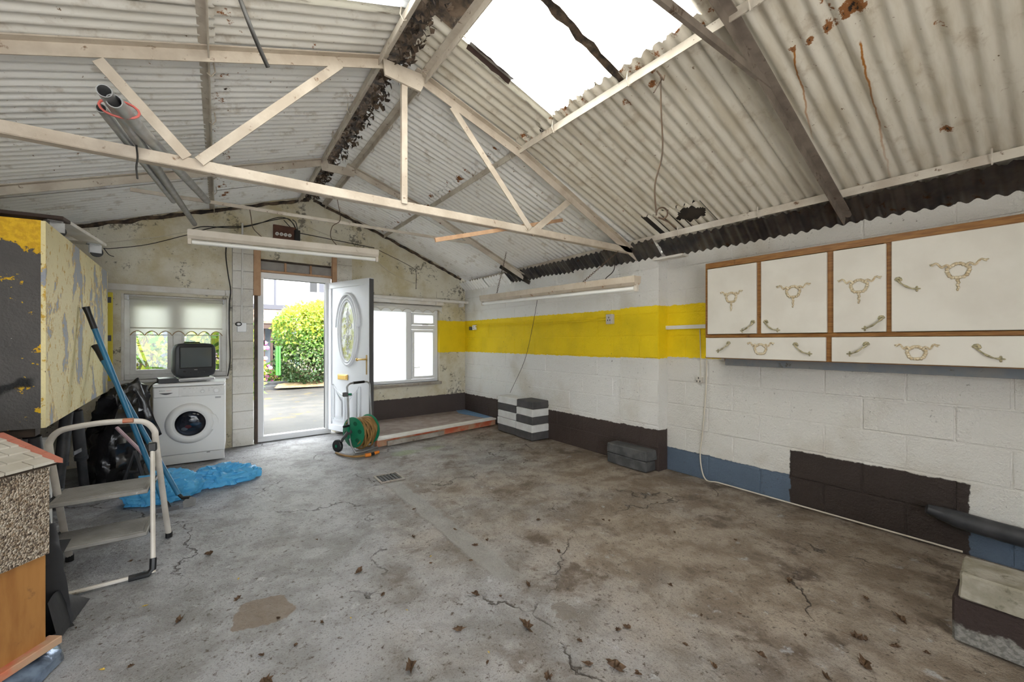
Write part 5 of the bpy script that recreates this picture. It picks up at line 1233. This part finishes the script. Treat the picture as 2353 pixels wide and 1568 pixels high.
b = MB(); b.box(.10, HL_-.05, .20, HD-.03, .001, .084, MH); tag(b.build('wooden_crate', 'darkt'), 'dark low crate under the doll house', 'crate')
b = MB(); p = ony(120, 1080, 3.0); b.box(-1.02, -.95, 4.12, 4.22, .002, .62, None, .004); tag(b.build('white_board', 'upvcd'), 'pale upright board end between the trestle legs', 'board')

# ================================================================== hose reel
HRC = V((1.28, 5.0, .21)); ax_ = V((.89, .45, 0)).normalized(); fr_ = V((-.45, .89, 0)).normalized()*-1     # fr_: towards the near side
hr = thing('hose_reel', 'green hose reel cart wound with tan garden hose beside the open door', 'hose reel', (1.38, 5.05, 0))
def RM(off): return frame_of(HRC+ax_*off+V((0, 0, .012)), ax_, UP)
WD = .235
for off, s_ in ((0, -1), (WD, 1)):
    M = RM(off); b = MB(); b.lathe([(.048, -.006), (.17, -.006), (.178, 0), (.176, .006), (.165, .002), (.05, .004), (.048, -.006)], 40, M, cap=False); ds_ = b.build('reel_disc', 'green', hr, 40)
    for k in range(6):
        a = math.radians(60*k+20); b = MB(); b.lathe([(.026, -.0075 if s_ < 0 else .0075), (.024, -.0085 if s_ < 0 else .0085), (.001, -.0072 if s_ < 0 else .0072)], 14, M @ Matrix.Translation((.112*math.cos(a), .112*math.sin(a), 0)) @ Matrix.Diagonal((1, 1.25, 1, 1))); b.build('cut_out', mat('dark_green_recess', (.006, .10, .05), None, .5) if 'rec' not in K else K['rec'], ds_)
        if 'rec' not in K: K['rec'] = bpy.data.materials['dark_green_recess']
b = MB(); b.lathe([(.062, 0), (.062, WD)], 20, RM(0)); b.build('drum', 'green', hr, 40)
b = MB(); q = random.Random(8); pts = []
for i in range(15*20):
    a = 2*math.pi*i/20; tt = i/(15*20); lay = .126+.026*math.sin(tt*6.5)+.006*math.sin(a*3+i)
    pts.append(RM(0) @ V((lay*math.cos(a), lay*math.sin(a), .018+(WD-.036)*(.5-.5*math.cos(tt*math.pi*2.0*1.5))+.006*math.sin(a*1.3+tt*30))))
b.tube(pts, .0115, 7)
for k in range(9):           # sagging loops below the drum
    zz = .03+.02*k; pts = [RM(zz+.03*math.sin(2*a+k)) @ V((.15*math.cos(a)-.030*(k % 3)*max(0, -math.cos(a)), .148*math.sin(a), 0)) for a in [2*math.pi*i/22 for i in range(22)]]
    b.tube(pts, .0115, 7, closed=True)
b.build('garden_hose', 'hose', hr, 60)
b = MB(); tl = [onz(772, 1041, .014), onz(790, 1047, .014), onz(815, 1050, .014), onz(840, 1047, .014)]; b.tube(spline(tl, 6), .012, 8); b.build('hose_tail', 'hose', hr, 50)
b = MB(); b.tube([onz(839, 1047, .017), onz(852, 1045, .017)], .021, 10); b.build('hose_connector', 'orange', hr, 40)
b = MB(); b.tube([onz(858, 1043, .017), onz(870, 1039, .020)], .017, 10); b.build('hose_nozzle', 'orange', hr, 40)
b = MB(); b.tube([onz(851, 1045, .017), onz(859, 1043, .017)], .019, 10); b.build('nozzle_grip', 'black', hr, 40)
PL = HRC+ax_*-.055; PR = HRC+ax_*(WD+.05)
def up_(P, f, z): return V((P.x, P.y, 0))+fr_*f+V((0, 0, z))
hand = [up_(PL, .0, .16), up_(PL, -.02, .45), up_(PL, -.035, .70), up_(PL, -.04, .755), up_(PL+ax_*.03, -.04, .785), up_(PL+ax_*.08, -.04, .795), up_(PR-ax_*.08, -.04, .795), up_(PR-ax_*.03, -.04, .785), up_(PR, -.04, .755), up_(PR, -.035, .70), up_(PR, -.02, .45), up_(PR, .0, .16)]
b = MB(); b.tube(spline(hand, 4), .0105, 8); b.build('handle_frame', 'galv', hr, 50)
b = MB(); b.tube([up_(PL+ax_*.09, -.04, .795), up_(PR-ax_*.09, -.04, .795)], .0155, 10); b.build('hand_grip', 'black', hr, 40)
b = MB(); p = up_(PL, -.03, .67); b.box(p.x-.055, p.x+.0, p.y-.03, p.y+.02, p.z-.022, p.z+.026, None, .005); b.build('hose_clip', 'dgrey', hr)
b = MB(); b.tube([p, p+V((.04, -.02, .0))], .014, 8); b.build('clip_knob', 'green', hr)
b = MB(); b.tube([up_(PL, .0, .17), up_(PL, .03, .08), up_(PL, .10, .010), up_(PL+ax_*.05, .13, .010), up_(PR-ax_*.05, .13, .010), up_(PR, .10, .010), up_(PR, .03, .08), up_(PR, 0, .17)], .011, 8); b.build('stand_tube', 'galv', hr, 40)
WC = onz(776, 1040)
for P, off in ((PL, -.005), (PR, .005)):
    w_ = V((P.x, P.y, .075))-fr_*-.0+ax_*off*6
    w_ = V((WC.x, WC.y, .075)) if P is PL else V((WC.x, WC.y, .075))+ax_*(WD+.12)
    M = frame_of(w_, ax_, UP); b = MB(); b.lathe([(.030, -.020), (.066, -.020), (.073, -.012), (.073, .012), (.066, .020), (.030, .020)], 24, M); wh = b.build('wheel', 'black', hr, 40)
    b = MB(); b.lathe([(.016, -.026), (.018, -.018), (.018, .018), (.016, .026)], 14, M); b.build('hub_cap', 'green', wh, 40)
    b = MB(); c0 = P+V((0, 0, .03)); b.tube([c0, c0+(w_-c0)*.5+V((0, 0, .01)), w_+ax_*(.02 if P is PL else -.02)], .03, 10, rs=[.062, .036, .026], flat=.45); b.build('side_arm', 'dgrey', hr, 50)
b = MB(); M = RM(-.065); b.tube([M @ V((-.06, -.0, 0)), M @ V((.05, -.004, 0)), M @ V((.10, -.006, 0))], .024, 10, flat=.5); ck = b.build('crank', 'green', hr, 50)
b = MB(); q0 = M @ V((.09, 0, 0)); b.tube([q0, q0-ax_*.075], .014, 10); b.build('crank_knob', 'black', ck, 40)

# ================================================================== outdoors
GZ = -.05
b = MB(); b.grid(lambda u, v: (-14+34*u, 6.20+30*v, GZ+.012*mnoise.noise(V((u*30, v*26, 0)))+.0015*30*v*.25), 60, 60)
struct(b.build('ground', 'ground', smooth=60, recalc=False), 'damp mossy tarmac yard outside the door', 'ground')
b = MB(); b.grid(lambda u, v: (-14+34*u, -14+12.05*v, GZ), 4, 4); struct(b.build('drive', mat('bounce_concrete_drive', (.55, .53, .50), (.48, .46, .43), .8), recalc=False), 'unseen concrete drive in front of the garage, brightened to bounce light in', 'ground')  # unseen behind the camera, made pale to bounce sunlight through the opening
def leaf_cloud(n, sample, size, seed, droop=.3):
    r = np.random.default_rng(seed); vs = np.zeros((n, 4, 3)); P = np.array([sample(r) for _ in range(n)])
    d = r.normal(size=(n, 3)); d[:, 2] -= droop; d /= np.linalg.norm(d, axis=1)[:, None]
    w = np.cross(d, r.normal(size=(n, 3))); w /= np.linalg.norm(w, axis=1)[:, None]
    s = (size*r.uniform(.6, 1.3, n))[:, None]
    vs[:, 0] = P; vs[:, 1] = P+d*s*.5+w*s*.28; vs[:, 2] = P+d*s; vs[:, 3] = P+d*s*.5-w*s*.28
    b = MB(); b.v = [tuple(p) for p in vs.reshape(-1, 3)]; b.f = [[4*i, 4*i+1, 4*i+2, 4*i+3] for i in range(n)]
    return b
def bush(name, c, lobes, mats, n, size, label, seed, stems=30, flowers=None, zsplit=None):
    t = thing(name, label, 'bush', c)
    c = V(c)
    def sampler(lo, hi):
        def f(r):
            for _ in range(60):
                l = lobes[r.integers(len(lobes))]; q = r.normal(size=3); q /= np.linalg.norm(q); rad = r.uniform(.62, 1.06)**.6
                p = np.array([c.x+l[0]+q[0]*l[3]*rad, c.y+l[1]+q[1]*l[4]*rad, c.z+l[2]+q[2]*l[5]*rad])
                if p[2] > c.z+.02 and lo <= p[2]-c.z+r.normal()*.18 < hi: return p
            return p
        return f
    for k, (m, lo, hi, fr_n) in enumerate(mats):
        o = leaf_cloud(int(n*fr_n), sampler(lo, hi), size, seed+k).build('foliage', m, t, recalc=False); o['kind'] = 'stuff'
    if flowers:
        m, lo, hi, nf, sz = flowers; r = np.random.default_rng(seed+50); f = sampler(lo, hi); b = MB()
        for _ in range(nf):
            p = f(r)
            for k in range(5):
                a = 2*math.pi*k/5; b.add([p, p+np.array([math.cos(a), -.4, math.sin(a)])*sz, p+np.array([math.cos(a+.7), -.5, math.sin(a+.7)])*sz*.9], [(0, 1, 2)])
        o = b.build('blossom', m, t, recalc=False); o['kind'] = 'stuff'
    b = MB(); r = random.Random(seed)
    for _ in range(stems):
        l = r.choice(lobes); p0 = c+V((l[0]*.6+r.uniform(-.2, .2), l[1]*.5+r.uniform(-.1, .1), 0)); a = r.uniform(0, 6.28)
        p1 = c+V((l[0]+l[3]*.8*math.cos(a), l[1]+l[4]*.8*math.sin(a), l[2]+l[5]*r.uniform(-.1, .7)))
        b.tube(spline([p0, (p0+p1)/2+V((r.uniform(-.1, .1), r.uniform(-.1, .1), .1)), p1], 4), .008, 4, rs=[.010*(1-i/11) for i in range(9)])
    o = b.build('branches', 'stem', t); o['kind'] = 'stuff'
    return t
bc = onz(715, 884, GZ+.06)
S_ = 1.0
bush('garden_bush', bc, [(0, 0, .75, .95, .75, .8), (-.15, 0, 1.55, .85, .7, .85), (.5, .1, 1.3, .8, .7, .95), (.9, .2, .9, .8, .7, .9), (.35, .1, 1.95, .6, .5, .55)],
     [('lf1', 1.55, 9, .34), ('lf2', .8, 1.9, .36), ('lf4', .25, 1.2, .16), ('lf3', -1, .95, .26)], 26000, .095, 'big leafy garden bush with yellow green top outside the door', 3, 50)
fc = onz(640, 880, GZ+.06)
bush('flower_bush', fc, [(-.25, -.1, .18, .35, .3, .25), (.15, -.2, .2, .45, .3, .3), (.55, -.3, .15, .35, .25, .2)], [('lf2', -1, 2, .8), ('lf1', .1, 2, .2)], 2600, .075, 'low bush with pink flowers at the foot of the big garden bush', 21, 14, ('flower', -.02, .5, 75, .055))
# twiggy shrubs outside the left window
lc = V((-.75, 7.65, GZ+.03))
bush('window_shrub', lc, [(-.35, .1, 1.25, .45, .35, .75), (-.1, 0, .8, .5, .35, .6)], [('lf1', .7, 3, .5), ('lf2', -1, 3, .5)], 1500, .10, 'twiggy shrub with sparse leaves outside the left window', 31, 150)
bush('window_shrub', lc+V((.80, .15, 0)), [(0, .1, 1.15, .5, .35, .55), (.1, 0, .8, .45, .35, .55), (-.1, 0, 1.5, .45, .3, .5)], [('lf1', .0, 3, .62), ('lf2', -1, 3, .38)], 2200, .135, 'leafy shrub with pale lilac flowers outside the left window', 41, 24, ('flowerp', .5, 1.9, 60, .05))
# white house, downpipe, window
hs = thing('white_house', 'white rendered house beyond the garden bush', 'house', (4, 20, 0))
b = MB(); b.box(-6, 14, 19.5, 26, -.1, 7.5); b.build('wall', 'render', hs)
def H(x, y): return ony(x, y, 19.45)
p, q = H(709, 674), H(752, 640); z1 = q.z+.8
b = MB(); b.box(p.x, q.x+.3, 19.40, 19.50, p.z-.06, z1); wf = b.build('window', 'upvc', hs)
p, q = H(711.5, 671.5), H(728, 645)
b = MB(); b.box(p.x, q.x, 19.37, 19.40, p.z, z1-.1); b.build('pane', 'black', wf)
p, q = H(733, 672), H(744, 645)
b = MB(); b.box(p.x, q.x, 19.37, 19.40, p.z, z1-.1); b.build('pane', 'slate', wf)
p = H(747, 675); b = MB(); b.box(p.x-.05, p.x+.04, 19.36, 19.40, p.z, z1); b.build('curtain', 'redtrim', wf)
p, q = H(706, 679), H(760, 686); b = MB(); b.box(p.x-.1, q.x+.4, 19.33, 19.5, p.z-.08, p.z); b.build('window_sill', 'timberw', wf)
p = H(632, 700); b = MB(); b.tube([V((p.x, 19.40, .0)), V((p.x, 19.40, 5.0)), V((p.x+.15, 19.44, 5.15)), V((p.x+.4, 19.44, 5.2))], .045, 8); b.build('downpipe', 'slate', hs, 40)
# low outbuilding with stone chip roof and glazed front
ob = thing('outbuilding', 'low garden outbuilding with stone chip roof and glazed front', 'outbuilding', (0, 15.5, 0))
def O(x, y, Y=15.0): return ony(x, y, Y)
e_, r_ = O(604, 738), ony(604, 712, 16.2); xr = O(672, 740).x
xl, xr = -3.5, O(690, 740).x
b = MB(); b.add([(xl, 14.8, e_.z), (xr, 14.8, e_.z), (xr, 16.4, r_.z+.08), (xl, 16.4, r_.z+.08), (xl, 14.8, e_.z-.08), (xr, 14.8, e_.z-.08)], [(0, 1, 2, 3), (0, 4, 5, 1)]); b.build('roof', 'stoneroof', ob, recalc=False)
b = MB(); b.bar((xl, 16.4, r_.z+.14), (xr-.2, 16.4, r_.z+.10), .5, .16); b.build('ridge', 'slate', ob)
b = MB(); b.box(xl, xr, 14.82, 14.90, e_.z-.24, e_.z-.07); b.build('fascia', 'brownwood', ob)
b = MB(); b.box(xl, xr, 16.2, 16.4, -.1, r_.z); b.build('back_wall', 'render', ob)
b = MB(); b.box(xl, xr, 15.0, 15.04, GZ, .35); b.build('plinth', 'slate', ob)
for x in (O(606, 800).x, O(624, 800).x, O(641, 800).x, O(660, 800).x):
    b = MB(); b.box(x-.035, x+.035, 14.96, 15.02, .35, e_.z-.2); b.build('post', 'brownwood', ob)
b = MB(); b.box(xl, xr, 15.02, 15.03, .35, e_.z-.2); b.build('glazing', 'dglass', ob)
b = MB(); b.box(O(627, 800).x, O(637, 800).x, 15.05, 15.08, .4, e_.z-.3); b.build('white_panel', 'render', ob)
rn = random.Random(9)
for k in range(9):
    p = O(rn.uniform(607, 622), rn.uniform(770, 850), 14.94); b = MB(); b.lathe([(.07, 0), (.05, .012), (.001, .012)], 8, Matrix.Translation(p) @ XZ); b.build('flower_motif', rn.choice(['flower', 'flowerp', 'redtrim']), ob)
b = MB(); b.box(xl, O(640, 800).x+.1, 13.6, 14.93, GZ, .10).box(xl, O(636, 800).x+.1, 13.2, 13.6, GZ, .03); tag(b.build('garden_steps', mat('grey_step_stone', (.10, .10, .10), (.07, .07, .07), .8)), 'grey stone steps before the outbuilding', 'steps')
gb = thing('garden_bench', 'bright green painted garden bench end on beside the bush', 'bench', ony(638, 864, 12.8))
p, q = ony(633.5, 863, 12.8), ony(644.5, 796, 12.8)
b = MB(); b.box(p.x, p.x+(q.x-p.x)*.42, 12.75, 12.80, p.z, q.z, None, .006); b.build('post', 'bench', gb)
b = MB(); b.box(p.x+(q.x-p.x)*.55, q.x, 12.75, 12.80, p.z, q.z, None, .006); b.build('post', 'bench', gb)
for i in range(4):
    z = p.z+.12+(q.z-p.z-.2)*i/3; b = MB(); xm = (p.x+q.x)/2; b.bar((xm+.003, 12.81, z), (xm+.130, 13.9, z), .07, .05); b.build('slat', 'bench', gb)
# dark mossy mounds of earth at the foot of the bush
heap('earth_bank', 'stem', [(bc.x+.5, bc.y-.25, GZ+.02, 1.5, .35, .05), (bc.x+.5, bc.y-.2, GZ+.10, 1.4, .25, .05), (bc.x+.5, bc.y-.15, GZ+.16, 1.2, .1, .05)], 'dark earth bank at the foot of the garden bush', 'earth', 40, .08, 3., 2, 3)

# ================================================================== dead leaves and litter
def leaf_mesh(k, m):
    r = random.Random(k); b = MB(); n = 14; R = []
    for i in range(n):
        a = 2*math.pi*i/n; rad = (1 if i % 2 == 0 else .55)*r.uniform(.6, 1.05)*(1.25 if i in (0, 1, n-1) else 1)
        R.append((rad*math.cos(a), rad*math.sin(a)*.75, .10+.45*r.random()+.30*abs(math.sin(a))))
    mid = [(x*.5, y*.5, max(.06, z*.35+r.uniform(-.1, .1))) for x, y, z in R]
    b.v = [(0, 0, .05)]+mid+R+[(-1.5, .1, .05), (-1.5, .0, .02)]
    b.f = [[0, 1+i, 1+(i+1) % n] for i in range(n)]+[[1+i, 1+n+i, 1+n+(i+1) % n, 1+(i+1) % n] for i in range(n)]+[[0, 2*n+1, 2*n+2]]
    me = b.mesh('leaf', m, 0, False); return me
LM = [leaf_mesh(k, 'leaf') for k in range(6)]
LP = [(480, 1273, .055), (412, 1425, .045), (602, 1505, .03), (945, 1533, .075), (1055, 1446, .05), (1091, 1255, .045), (1092, 1366, .045), (826, 1315, .055), (1213, 1346, .038), (1046, 1216, .032), (952, 1169, .032), (950, 1234, .05),
      (1120, 1243, .038), (1210, 1440, .075), (1237, 1196, .035), (1284, 1269, .04), (1386, 1194, .032), (1400, 1196, .03), (1440, 1440, .04), (1420, 1445, .035), (1413, 1532, .07), (1540, 1343, .028), (1550, 1222, .025), (1815, 1336, .05), (1990, 1375, .03),
      (2070, 1422, .06), (1967, 1466, .045), (1748, 1505, .04), (1990, 1470, .035), (1612, 1412, .025), (1985, 1530, .07), (2060, 1487, .045), (1260, 1555, .05), (1350, 1525, .04), (880, 1368, .03), (728, 1240, .022), (300, 1290, .02), (545, 1378, .035),
      (1081, 1289, .022), (1150, 1370, .022), (740, 1430, .022), (680, 1480, .02), (1510, 1155, .02), (1690, 1240, .025), (1850, 1460, .02), (640, 1420, .025), (300, 1530, .03), (175, 1440, .02), (255, 1236, .03), (1640, 1530, .035), (610, 1567, .05), (990, 1295, .02),
      (1330, 1470, .025), (1900, 1560, .05), (1145, 1150, .018), (1465, 1545, .03), (1575, 1480, .025), (1700, 1410, .02), (2130, 1500, .025), (1120, 1520, .025)]
rl_ = random.Random(12)
MARK = [(onz(893, 1098), 'near the drain grate'), (onz(330, 1250), 'beside the step ladder'), (onz(2210, 1420), 'near the weathered block pair'), (onz(1440, 1080), 'near the charcoal blocks by the pilaster'), (onz(2000, 1210), 'near the dark brown wall patch'),
        (onz(612, 1402), 'near the round chipped patch'), (onz(1100, 1260), 'on the smooth gully strip'), (onz(1290, 1395), 'near the small grey patch past the gully'), (onz(105, 1490), 'near the doll house'), (onz(1750, 1450), 'on the muddy brown concrete')]
def near(p): return min(MARK, key=lambda m: (m[0]-p).length)[1]
for i, (x, y, s_) in enumerate(LP):
    p = onz(x, y); o = bpy.data.objects.new('dead_leaf', LM[rl_.randrange(6)]); COL.objects.link(o)
    o.location = (p.x, p.y, terr(p.x, p.y)-s_*.03+.001); o.rotation_euler = (rl_.uniform(-.15, .15), rl_.uniform(-.15, .15), rl_.uniform(0, 6.28)); f = s_*rl_.uniform(.55, .75); o.scale = (f, f*rl_.uniform(.6, 1), f*.9)
    tag(o, f"{'large' if s_ > .049 else 'small'} {'dry' if i % 2 else 'curled'} brown leaf lying on the floor {near(p)}", 'leaf', 'dead leaves on the floor')
YM = leaf_mesh(9, 'leafy')
for x, y, s_ in ((333, 1390, .022), (235, 1536, .022), (548, 1328, .02), (990, 1278, .016), (1123, 1495, .014), (806, 1418, .013), (935, 1400, .012), (170, 1403, .016)):
    p = onz(x, y); o = bpy.data.objects.new('paint_flake', YM); COL.objects.link(o); o.location = (p.x, p.y, terr(p.x, p.y)); o.rotation_euler = (0, 0, x); o.scale = (s_*.7, s_*.5, s_*.3)
    tag(o, f'small yellow paint flake on the floor {near(p)}', 'paint flake', 'yellow flakes on the floor')

for o in bpy.data.objects:
    if '_o' in o: del o['_o']
